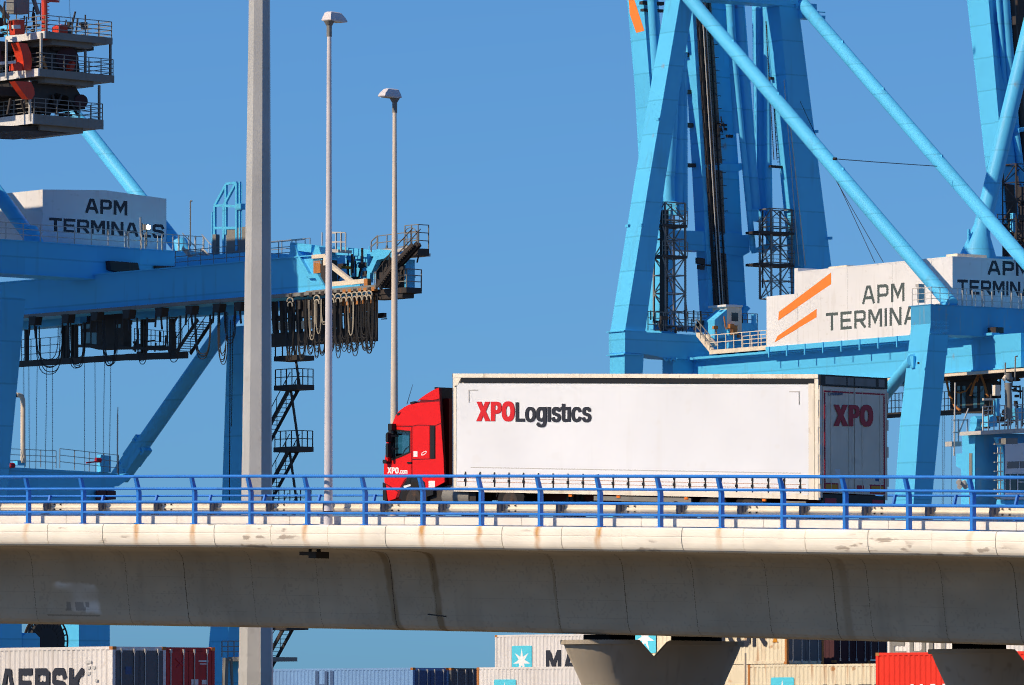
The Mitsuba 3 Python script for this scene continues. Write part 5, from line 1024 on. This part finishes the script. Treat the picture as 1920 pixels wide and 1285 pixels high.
rc('caged_ladder', [bar(R.g(x + (y0 - 200) * 0.05, y0, 40), R.g(x + 2 + (y1 - 200) * 0.05, y1, 40), 0.055) for x, y0, y1 in ((1444, 40, 300), (1450, 60, 300), (1456, 30, 300), (1461, 200, 310))] + [bar(R.g(1442 + y * 0.05, y, 40), R.g(1458 + y * 0.05, y, 40), 0.05) for y in range(40, 310, 8)] + [bar(R.g(1443, y, 39.8), R.g(1470, y + 2, 39.8), 0.3, 0.2) for y in (147, 312)] + [bar(R.g(1488, y, 38), R.g(1478, y, 38), 0.05) for y in range(395, 550, 9)], SD, kind='stuff')
rc('leg_cable', [tube(R.g(1478, 200, 37.6), R.g(1510, 498, 37.6), 0.05, n=6), tube(R.g(1470, 150, 37.6), R.g(1498, 498, 37.6), 0.035, n=6)], 'steel_pale')
for x, y in ((1177, 424), (1202, 423), (1234, 224), (1530, 247), (1556, 447)): rc('leg_lug', [obox(R.g(x, y, 37.7), R.gn * 0.2, R.C * 0.12, UP * 0.12)], BL)
# under the girder: catwalk, operator cab, cables
q = pc(R, 9.5)
rc('catwalk', [bar(q(1640, 781), q(1703, 777), 0.3, 0.42), bar(q(1764, 775), q(1800, 773), 0.3, 0.40), slab([R.c(x, y, 8.5) for x, y in ((1660, 700), (1702, 697), (1702, 712), (1660, 716))], R.C * 0.5)] + [bar(q(x, 705), q(x, 778), 0.28) for x in (1699, 1786)], SD, smooth=False)
rc('handrail', rail_line([q(1650, 780), q(1700, 777)], 1.75, 0.5, 3, 0.028) + rail_line([q(1764, 775), q(1792, 773)], 1.7, 0.45, 3, 0.024), SG, kind='stuff')
OC = rc('operator_cab', [slab([R.c(x, y, 9.0) for x, y in ((1788, 708), (1845, 703), (1846, 775), (1790, 775))], R.C * 0.8), slab([R.c(x, y, 8.6) for x, y in ((1770, 700), (1935, 690), (1935, 706), (1770, 714))], R.C * 1.2)], SD, smooth=False)
for x0, x1 in ((1795, 1800), (1804, 1810), (1825, 1832), (1838, 1845)):
    part(OC, 'window', [slab([R.c(x, y, 8.97) for x, y in ((x0, 724), (x1, 724), (x1, 765), (x0, 766))], R.C * 0.03)], 'cabin_window', smooth=False)
rc('cable_loop', [path([R.c(x, y, 8.2) for x, y in pts], r) for pts, r in ((((1773, 706), (1780, 740), (1790, 762), (1800, 770)), 0.10), (((1788, 735), (1800, 737), (1812, 733), (1822, 718)), 0.06), (((1836, 700), (1826, 720), (1820, 742)), 0.10), (((1838, 700), (1846, 722), (1852, 745)), 0.10), (((1836, 706), (1832, 716), (1828, 712)), 0.05))], 'rust')
rc('trolley_clutter', clutter(R.c(1775, 760, 8.6), R.c(1930, 745, 8.6) - R.c(1775, 760, 8.6), R.C * 2, UP * 2.4, 60, 41, 0.1, 0.4), SD, kind='stuff')
rc('hoist_cable', [tube(R.c(x, 778, 9.8), R.c(x - 2, 990, 9.8), 0.018, n=5) for x in (1768, 1771, 1785)], 'cable')

# ------------------------------------------------------------------ third crane, cut by the right picture edge
K = Frame([73.0, 498.0, 0.0], 55.0)
CK = thing('container_crane', 'third blue container crane at the right picture edge with a sloping tubular leg', 'crane', 'blue container cranes on the quay')
ck = lambda *a, **k: part(CK, *a, **k)
q = pg(K, 34.0)
ck('leg', [tube(q(1838, 440), q(1938, 22), 0.74, 0.70, n=26), loft([A([q(1838, 440) + UP * dz + r * (math.cos(t) * K.C + math.sin(t) * K.gn) - K.C * sh_ for t in np.linspace(0, 2 * math.pi, 24, endpoint=False)]) for dz, r, sh_ in ((-4, 1.9, 0.5), (-2.0, 1.65, 0.35), (-0.2, 0.95, 0.1), (0.8, 0.72, -0.15))])], BL, smooth=50)
ck('leg_base', [slab([K.g(x, y, 33.0) for x, y in ((1800, 478), (1900, 482), (1900, 620), (1800, 620))], K.gn * 3), bar(q(1816, 478), q(1816, 430), 0.16), bar(q(1816, 430), q(1827, 462), 0.12), bar(q(1816, 465), q(1826, 462), 0.1)], BL, smooth=False)
ccx = K.loc(K.g(1836, 0, 40))[1]
ck('boom_girder', [slab([K.c(x, y, ccx) for x, y in ((1811, -40), (1848, -40), (1852, 0), (1878, 300), (1886, 420), (1858, 420), (1854, 365), (1813, 0))], K.C * 1.5)], BL, smooth=False)
ck('boom_flange', [slab([K.c(x, y, ccx - 0.35) for x, y in ((1844, -40), (1850, -40), (1880, 310), (1872, 310))], K.C * 0.4)], BL, smooth=False)
ck('boom_walkway', [slab([K.g(x, y, 39.5) for x, y in ((1850, -40), (1866, -40), (1892, 300), (1878, 300))], K.gn * 0.8)] + [bar(K.g(1849 + y * 0.085, y, 39.3), K.g(1856 + y * 0.085, y - 2, 39.3), 0.2) for y in (8, 60, 108, 168, 228, 290)], SD, smooth=False)
for x0, x1, r in ((1869, 1897, 0.22), (1881, 1908, 0.46), (1893, 1925, 0.3)): ck('forestay', [tube(K.g(x0, -40, 38), K.g(x1, 330, 38), r, n=14)], BL if x0 < 1890 else SD, smooth=50)
ck('boom_girder', [gleg(K, 40, [(-40, 1905, 1945), (300, 1925, 1960), (480, 1935, 1970)], 1.8)], SD, smooth=False)
ck('access_tower', lattice(K.g(1912, 482, 36), K.C * 1.1, K.gn * 0.9, 8, 5, 0.06) + rail_line([K.g(1870, 430, 36), K.g(1925, 432, 36)], 1.3, 0.7, 3, 0.03) + [slab([K.g(x, y, 36.5) for x, y in ((1888, 345), (1902, 347), (1908, 480), (1890, 480))], K.gn * 0.5), slab([K.g(x, y, 36) for x, y in ((1905, 30), (1935, 30), (1935, 46), (1905, 46))], K.gn * 0.5)] + clutter(K.g(1895, 470, 35), K.g(1930, 470, 35) - K.g(1895, 470, 35), K.gn * 1.0, UP * 3, 24, 51, 0.1, 0.4), SD, kind='stuff')
ck('stay_pipe', [bar(K.g(1908, 245, 37), K.g(1930, 240, 37), 0.35), tube(K.g(1906, 255, 37), K.g(1918, 350, 37), 0.3, n=12), bar(K.g(1899, 400, 36), K.g(1899, 470, 36), 0.35)], BL, smooth=50)

# ------------------------------------------------------------------ mobile yard crane in front of it
Y = Frame([22.5, 288.0, 0.0], 52.0)
YC = thing('yard_crane', 'blue mobile yard crane with white cabin, grey exhaust and railed platform at the right edge', 'crane')
yc = lambda *a, **k: part(YC, *a, **k)
q = pc(Y, 0.0)
g0 = Y.loc(q(1829, 900))[0]
side = [(1820, 782), (1828, 780), (1832, 786), (1831, 800), (1828, 806), (1828, 1010), (1802, 1010), (1802, 880), (1792, 874), (1793, 851), (1804, 850), (1804, 817), (1816, 815)]
yc('frame_plate', [slab([q(x, y) for x, y in side], Y.C * 0.5)], BL, smooth=False)
yc('frame_rib', [slab([Y.c(x, y, -0.05) for x, y in ((1817, 850), (1822, 850), (1822, 1000), (1817, 1000))], Y.C * 0.05)], SG, smooth=False)
gq = pg(Y, g0)
yc('body', [slab([gq(x, y) for x, y in ((1829, 790), (1842, 798), (1842, 812), (1960, 815), (1960, 1000), (1829, 1000))], A([0.1, 1.0, 0]) * 2.4)], 'paint_crane_worn', smooth=False)
gz_ = lambda o: (lambda x, y: Y.g(x, y, g0 - o))
q1 = gz_(1.0)
yc('platform', [slab([q1(x, y) for x, y in ((1839, 808), (1960, 801), (1960, 810), (1839, 815))], Y.gn * 1.5)], 'steel_pale', smooth=False)
yc('handrail', rail_line([q1(1843, 808), q1(1925, 803)], 1.15, 0.35, 3, 0.02) + [bar(q1(x, 806), q1(x, 768), 0.06) for x in (1843, 1890, 1908)] + [bar(q1(1843, 770), q1(1860, 769), 0.05), bar(q1(1890, 782), q1(1908, 781), 0.05)], 'steel_pale', kind='stuff')
yc('exhaust', [tube(q1(1892, 785), q1(1890, 718), 0.17, n=14), tube(q1(1890, 712), q1(1890, 700), 0.17, n=14), tube(q1(1888, 708), q1(1896, 712), 0.14, n=10)], SG, smooth=50)
yc('exhaust_cap', [tube(q1(1882, 712), q1(1886, 706), 0.1, n=10), slab([q1(x, y) for x, y in ((1866, 722), (1876, 722), (1876, 742), (1866, 742))], Y.gn * 0.2), bar(q1(1843, 749), q1(1868, 749), 0.1)], 'paint_cream')
yc('aerial', [bar(q1(1885, 706), q1(1885, 680), 0.045), bar(q1(1903, 714), q1(1904, 668), 0.045), bar(q1(1904, 669), q1(1908, 668), 0.05), bar(q1(1917, 800), q1(1918, 726), 0.05)], SG)
yc('engine', clutter(q1(1856, 800), q1(1930, 798) - q1(1856, 800), Y.gn * 1.2, UP * 1.0, 34, 61, 0.08, 0.22), SD, kind='stuff')
yc('hoist_motor', [slab([q1(x, y) for x, y in ((1853, 800), (1856, 782), (1868, 778), (1870, 800))], Y.gn * 0.5), slab([q1(x, y) for x, y in ((1905, 766), (1930, 764), (1930, 785), (1908, 787))], Y.gn * 0.5), bar(q1(1868, 780), q1(1868, 748), 0.22), slab([q1(x, y) for x, y in ((1868, 820), (1878, 820), (1882, 845), (1882, 930), (1878, 930), (1876, 840))], Y.gn * 0.2)], BL, smooth=False)
q2 = gz_(1.5)
CBY = yc('cabin', [slab([q2(x, y) for x, y in ((1884, 833), (1960, 828), (1960, 936), (1884, 936))], A([0.1, 1.0, 0]) * 0.9), slab([q2(x, y) for x, y in ((1862, 928), (1960, 930), (1960, 938), (1870, 937), (1862, 932))], -Y.gn * 0.4)], 'paint_white', smooth=False)
q3 = gz_(1.53)
for pts in (((1889, 866), (1911, 865), (1911, 878), (1889, 879)), ((1913, 865), (1940, 865), (1940, 878), (1913, 878)), ((1886, 889), (1960, 888), (1960, 921), (1886, 921))):
    part(CBY, 'window', [slab([q3(x, y) for x, y in pts], Y.gn * 0.02)], 'tinted_window' if pts[0][1] > 880 else 'steel_grey', smooth=False)
part(CBY, 'window_frame', [bar(Y.g(x, 890, g0 - 1.56), Y.g(x, 920, g0 - 1.56), 0.04) for x in (1894, 1908, 1930)] + [bar(Y.g(1908, 904, g0 - 1.56), Y.g(1940, 904, g0 - 1.56), 0.04)], 'paint_white')
part(CBY, 'roof_box', [slab([q2(x, y) for x, y in ((1886, 822), (1908, 821), (1908, 833), (1886, 833))], Y.gn * 0.8)], SG, smooth=False)
yc('ladder', [bar(q2(x, 838), q2(x, 930), 0.04) for x in (1871, 1876)] + [bar(q2(1864, y), q2(1880, y), 0.05) for y in range(833, 930, 17)], 'paint_cream', kind='stuff')
yc('ladder_frame', [bar(gz_(-2)(x, 786), gz_(-2)(x, 830), 0.05) for x in (1790, 1797, 1814)] + [bar(gz_(-2)(1787, y), gz_(-2)(1815, y), 0.05) for y in (788, 811)] + [slab([gz_(-2)(x, y) for x, y in ((1785, 828), (1803, 828), (1803, 837), (1785, 837))], Y.gn * 0.5), bar(gz_(-2)(1789, 855), gz_(-2)(1791, 718), 0.06), bar(gz_(-2)(1797, 815), gz_(-2)(1816, 766), 0.05)], 'steel_pale', kind='stuff')
yc('ballast', [tube(q2(1876, 945), q2(1920, 942), 0.3, n=14)], BL, smooth=50)
yc('spotlight', [tube(gz_(0)(x, y), gz_(0.3)(x - 2, y + 2), 0.12, n=10) for x, y in ((1799, 903), (1808, 905), (1801, 911), (1812, 911))], 'steel_pale')
yc('undercarriage', [Y.box(g0 - 4, g0 + 6, -1.0, 6, 0.0, 2.2), Y.box(g0 - 1, g0 + 3, 0.2, 4, 2.2, gq(1829, 999)[2])], SD, smooth=False)

# ------------------------------------------------------------------ containers
def container(px, py, D, deg, length, ztop, height, label, side_mat, door_mat, side_text=None, text_mat='lettering_black', logo=False, castings='rust', anchor='near', tiers=0, group=None, star_on_door=False, star_at=1.6, text_at=4.4, text_len=None, cap=1.15, rust_post=False, marks=False, text_top=0.55, short=None):
    """container with its near lower-right vertical edge at the point; doors on the end that faces right, long side facing left"""
    base = at(px, py, D); ch = Frame([base[0], base[1], ztop - height], deg)
    g0 = 0.0 if anchor == 'near' else -length
    K_ = thing('shipping_container', label, 'container', group or 'containers stacked in the yard')
    p = lambda *a, **k: part(K_, *a, **k)
    P = lambda g, c, z: ch.P(g0 + g, c, z)
    W = 2.44
    # corrugated long sides
    n = int(length / 0.28); prof_ = []
    for k in range(n):
        x = 0.12 + (length - 0.24) * k / n; w = (length - 0.24) / n
        prof_ += [(x, 0.0), (x + w * 0.30, 0.0), (x + w * 0.46, 0.036), (x + w * 0.84, 0.036)]
    prof_.append((length - 0.12, 0.0))
    for s in (0, 1):
        v = A([P(g, (0.02 + o) if s == 0 else W - 0.02 - o, z) for z in (0.14, height - 0.11) for g, o in prof_]); m_ = len(prof_); i = np.arange(m_ - 1)
        f = np.vstack([np.c_[i, i + m_, i + 1], np.c_[i + 1, i + m_, i + m_ + 1]])
        p('side_panel', [(v, f if s == 0 else f[:, ::-1])], side_mat, smooth=False)
    p('roof', [hexa([P(g, c, z) for z in (height - 0.05, height - 0.025) for c in (0.05, W - 0.05) for g in (0.05, length - 0.05)])], side_mat, smooth=False)
    bx_ = lambda a, b, c, d, e, f: hexa([P(g, cc, z) for z in (e, f) for cc in (c, d) for g in (a, b)])
    fm = 'rust' if rust_post else side_mat
    p('frame', [bx_(0.1, length - 0.1, 0.0, 0.06, height - 0.11, height - 0.004), bx_(0.1, length - 0.1, 0.0, 0.06, 0.02, 0.16), bx_(0.1, length - 0.1, W - 0.06, W, height - 0.11, height - 0.004), bx_(0.02, 0.1, 0.1, W - 0.1, height - 0.14, height - 0.01), bx_(0.02, 0.1, 0.1, W - 0.1, 0.02, 0.16), bx_(length - 0.1, length - 0.02, 0.1, W - 0.1, 0.1, height - 0.02)], side_mat, smooth=False)
    p('corner_post', [bx_(0.0, 0.13, 0.0, 0.13, 0.1, height - 0.1), bx_(0.0, 0.13, W - 0.13, W, 0.1, height - 0.1), bx_(length - 0.13, length, 0.0, 0.13, 0.1, height - 0.1), bx_(length - 0.13, length, W - 0.13, W, 0.1, height - 0.1)], fm, smooth=False)
    for g, c in ((0, 0), (0, W - 0.17), (length - 0.18, 0), (length - 0.18, W - 0.17)):
        for z in (0, height - 0.12): p('corner_casting', [bx_(g - 0.005, g + 0.185, c - 0.005, c + 0.175, z, z + 0.12)], castings, smooth=False)
    for c0_, c1_ in ((0.14, W / 2 - 0.01), (W / 2 + 0.01, W - 0.14)):
        dk = p('door', [bx_(0.015, 0.06, c0_, c1_, 0.16, height - 0.15)] + [bx_(-0.004, 0.02, c0_ + 0.06, c1_ - 0.06, z, z + (height - 0.5) / 5 - 0.10) for z in np.linspace(0.26, height - 0.24 - (height - 0.5) / 5, 5)], door_mat, smooth=False)
        for c in (c0_ + 0.24, c1_ - 0.24): part(dk, 'locking_bar', [tube(P(-0.035, c, 0.1), P(-0.035, c, height - 0.1), 0.020, n=8)] + [obox(P(-0.03, c, z), ch.gn * 0.035, ch.C * 0.035, UP * 0.07) for z in (0.15, height - 0.15)], 'steel_pale')
    if star_on_door: p('door_mark', [obox(P(-0.012, 0.72, height - 0.85), ch.gn * 0.006, ch.C * 0.14, UP * 0.14)], 'container_navy')
    if marks:
        p('door_plate', [obox(P(-0.012, c, z), ch.gn * 0.006, ch.C * w, UP * h) for c, z, w, h in ((1.5, height - 1.25, 0.16, 0.10), (1.95, height - 1.25, 0.12, 0.08), (1.5, height - 1.75, 0.16, 0.08), (1.9, height - 0.5, 0.22, 0.03), (1.92, height - 0.6, 0.18, 0.02))], 'container_white')
        p('door_cross', [bar(P(-0.02, 0.62, height - 0.42), P(-0.02, 1.02, height - 0.72), 0.05), bar(P(-0.02, 0.66, height - 0.72), P(-0.02, 1.0, height - 0.45), 0.035)], 'reflector_red')
    SP = lambda gl, z: P(length - gl, -0.012, z)      # along the long side, from its left end
    if logo:
        sq = shapely.box(0, 0, 1, 1).buffer(-0.06).buffer(0.06)
        p('logo', shapes_on([sq], SP(star_at, height - 2.15), -ch.gn * 1.55, UP * 1.55, 0.01), 'logo_sky_blue', smooth=False)
        p('logo_star', shapes_on([star_shape()], SP(star_at, height - 2.15) - ch.C * 0.012, -ch.gn * 1.55, UP * 1.55, 0.008), 'lettering_white', smooth=False)
    if side_text:
        p('lettering', text_between(side_text, SP(text_at, height - text_top - cap), SP(text_at + text_len, height - text_top - cap), cap, 0.22, 0.20), text_mat, smooth=False)
    if marks is not None and door_mat == 'container_dark_grey' and side_text:
        p('code_marks', [obox(SP(length - 1.35 + dx, height - z), ch.gn * w, ch.C * 0.005, UP * 0.05) for dx, z, w in ((0, 0.55, 0.16), (0.3, 0.75, 0.10), (0, 0.75, 0.10), (0, 0.95, 0.12), (0.45, 1.2, 0.07))], 'line_grey')
        p('warning_mark', shapes_on([Polygon([(0, 0), (1, 0), (0.5, 1.1)])], SP(length - 0.95, height - 1.72), -ch.gn * 0.34, UP * 0.32, 0.01), 'reflector_amber')
    if tiers:     # what it stands on, out of the picture
        for t in range(tiers):
            KB = thing('shipping_container', ('container directly under the ' if t == 0 else 'ground level container two below the ') + (short or label), 'container', 'containers stacked in the yard'); h0 = -(ztop - height) * (t + 1) / tiers; h1 = -(ztop - height) * t / tiers
            part(KB, 'body', [hexa([P(g, c, z) for z in (h0 + 0.01, h1 - 0.01) for c in (0.03, W - 0.03) for g in (0.03, length - 0.03)])], side_mat, smooth=False)
    return ch
ZT = 5.8
def Dfor(py, ztop): return (ztop - CAM[2]) / ray(960, py)[2]
# left pair
D1 = Dfor(1212, ZT)
container(211, 1212, D1, 47.5, 12.19, ZT, 2.9, 'long white container with big black lettering at the lower left, dark grey doors facing right', 'container_white', 'container_dark_grey', 'MAERSK', text_at=4.6, text_len=6.0, cap=1.12, text_top=0.75, tiers=1, star_on_door=True, short='white one with dark grey doors at lower left')
b1 = at(304, 1213, Dfor(1213, ZT))
container(304, 1213, Dfor(1213, ZT), 47.5, 12.19, ZT, 2.9, 'dark red container with doors facing right beside the white one at lower left', 'container_maroon', 'container_maroon', castings='paint_orange', tiers=1, marks=True, short='dark red one at lower left')
# middle row: pale blue, grey and white ones
D2 = Dfor(1252, ZT)
container(774, 1252, D2, 46.5, 12.19, ZT, 2.9, 'pale blue container with navy doors below the middle of the bridge', 'container_pale_blue', 'container_navy', side_text='HL', text_mat='container_navy', text_at=4.9, text_len=2.0, cap=1.7, text_top=0.14, tiers=1, short='pale blue one with navy doors')
container(846, 1252, Dfor(1252.5, ZT), 46.5, 12.19, ZT, 2.9, 'dark grey container end between the navy doors and the white container', 'container_dark_grey', 'container_dark_grey', tiers=1, short='dark grey one beside the navy doors')
D3 = Dfor(1252, ZT) * 0.985
container(894, 1253, D3, 46.5, 12.19, ZT - 0.03, 2.9, 'white container with rusty corner post, lower one left of the bridge pier', 'container_white', 'container_dark_grey', 'MAERSK', logo=True, anchor='far', rust_post=True, star_at=1.25, text_at=4.4, text_len=6.3, text_top=0.9, tiers=1, short='lower white one left of the pier')
D4 = Dfor(1191, 7.77)
container(928, 1191, D4, 46.5, 12.19, 7.77, 2.6, 'white container with star square left of the pier, the higher of the two there', 'container_white', 'container_dark_grey', 'MAERSK', logo=True, anchor='far', star_at=1.35, text_at=4.0, text_len=7.2, cap=1.25, text_top=0.85, tiers=2, short='higher white one with star square left of the pier')
# right stacks
D5 = Dfor(1243.5, ZT)
ch = container(1402, 1246, Dfor(1246, ZT) * 1.0, 49, 12.19, ZT - 0.02, 2.9, 'cream white container with rusty post and star square, bottom right beside the red one', 'container_rusty', 'container_dark_grey', 'MAERSK', logo=True, anchor='far', rust_post=True, star_at=1.6, text_at=5.1, text_len=6.4, text_top=0.95, tiers=1, short='cream white one beside the red one')
D6 = D5 * 1.03
container(1475, 1242, D6, 49, 12.19, ZT + 2.78, 2.75, 'rust stained cream container stacked above the lower row, doors facing right', 'container_rusty', 'container_dark_grey', 'MAERSK', logo=True, rust_post=True, star_at=1.5, text_at=4.2, text_len=6.6, cap=1.35, tiers=2, short='rust stained cream one')
container(1564, 1242, D6 * 1.02, 49, 12.19, ZT + 2.9, 2.75, 'plum coloured container with doors facing right, beside the rust stained one', 'container_plum', 'container_plum', tiers=2, marks=None, short='plum coloured one')
container(1606, 1240, D6 * 1.045, 49, 12.19, ZT + 3.1, 2.75, 'dark brown container half hidden between the plum one and the white one', 'container_plum', 'container_plum', tiers=2, marks=None, short='dark brown half hidden one')
container(1664, 1238, D6 * 0.985, 49, 12.19, ZT + 2.3, 2.6, 'white container with grey block letters just under the bridge at right', 'container_white', 'container_dark_grey', 'EDU', text_mat='steel_grey', anchor='far', text_at=0.2, text_len=3.6, cap=1.5, tiers=2, short='white one with grey block letters')
container(1642, 1225.5, Dfor(1225.5, 5.75) * 0.99, 49, 12.19, 5.75, 2.6, 'bright red container with white lettering at the lower right', 'container_red', 'container_maroon', 'HAMBURG SUD', text_mat='lettering_white', anchor='far', text_at=1.9, text_len=8.5, cap=1.0, text_top=1.2, tiers=1, short='bright red one')
# thin pole in front of the rusty containers
pb = at(1397, 1300, 235)
single('marker_pole', [tube([pb[0], pb[1], 0], [pb[0], pb[1], 2.6 + CAM[2]], 0.055, n=10), tube([pb[0], pb[1], 0], [pb[0], pb[1], 3.2], 0.085, n=10)], 'container_rusty', 'thin pale pole in front of the rust stained containers', 'pole')
# a shrub whose edge shows beside the right pier
sb = at(1925, 1285, 150); sb[2] = 0
SHB = thing('shrub', 'green shrub showing at the picture edge beside the right bridge pier', 'shrub')
part(SHB, 'stem', [tube(sb, sb + UP * 3.6, 0.06, 0.03, 8)] + [tube(sb + UP * z, sb + UP * (z + 0.7) + A([0.3 * math.cos(z * 5), 0.3 * math.sin(z * 5), 0]), 0.025, 0.012, 6) for z in np.linspace(0.8, 3.3, 12)], 'rust')
lv = []
for _ in range(2600):
    t = rng.random() * 2 * math.pi; z = 0.6 + 3.9 * rng.random(); r = 0.62 * math.sqrt(rng.random()) * (1 - ((z - 2.4) / 2.6) ** 2) + 0.03
    c = sb + A([r * math.cos(t), r * math.sin(t), z]); d = unit(rng.normal(size=3)); e = unit(np.cross(d, rng.normal(size=3)))
    lv.append((A([c, c + d * 0.05 + e * 0.022, c + d * 0.10, c + d * 0.05 - e * 0.022]), A([[0, 1, 2], [0, 2, 3]])))
part(SHB, 'foliage', lv, 'leaf_green', smooth=False, kind='stuff')
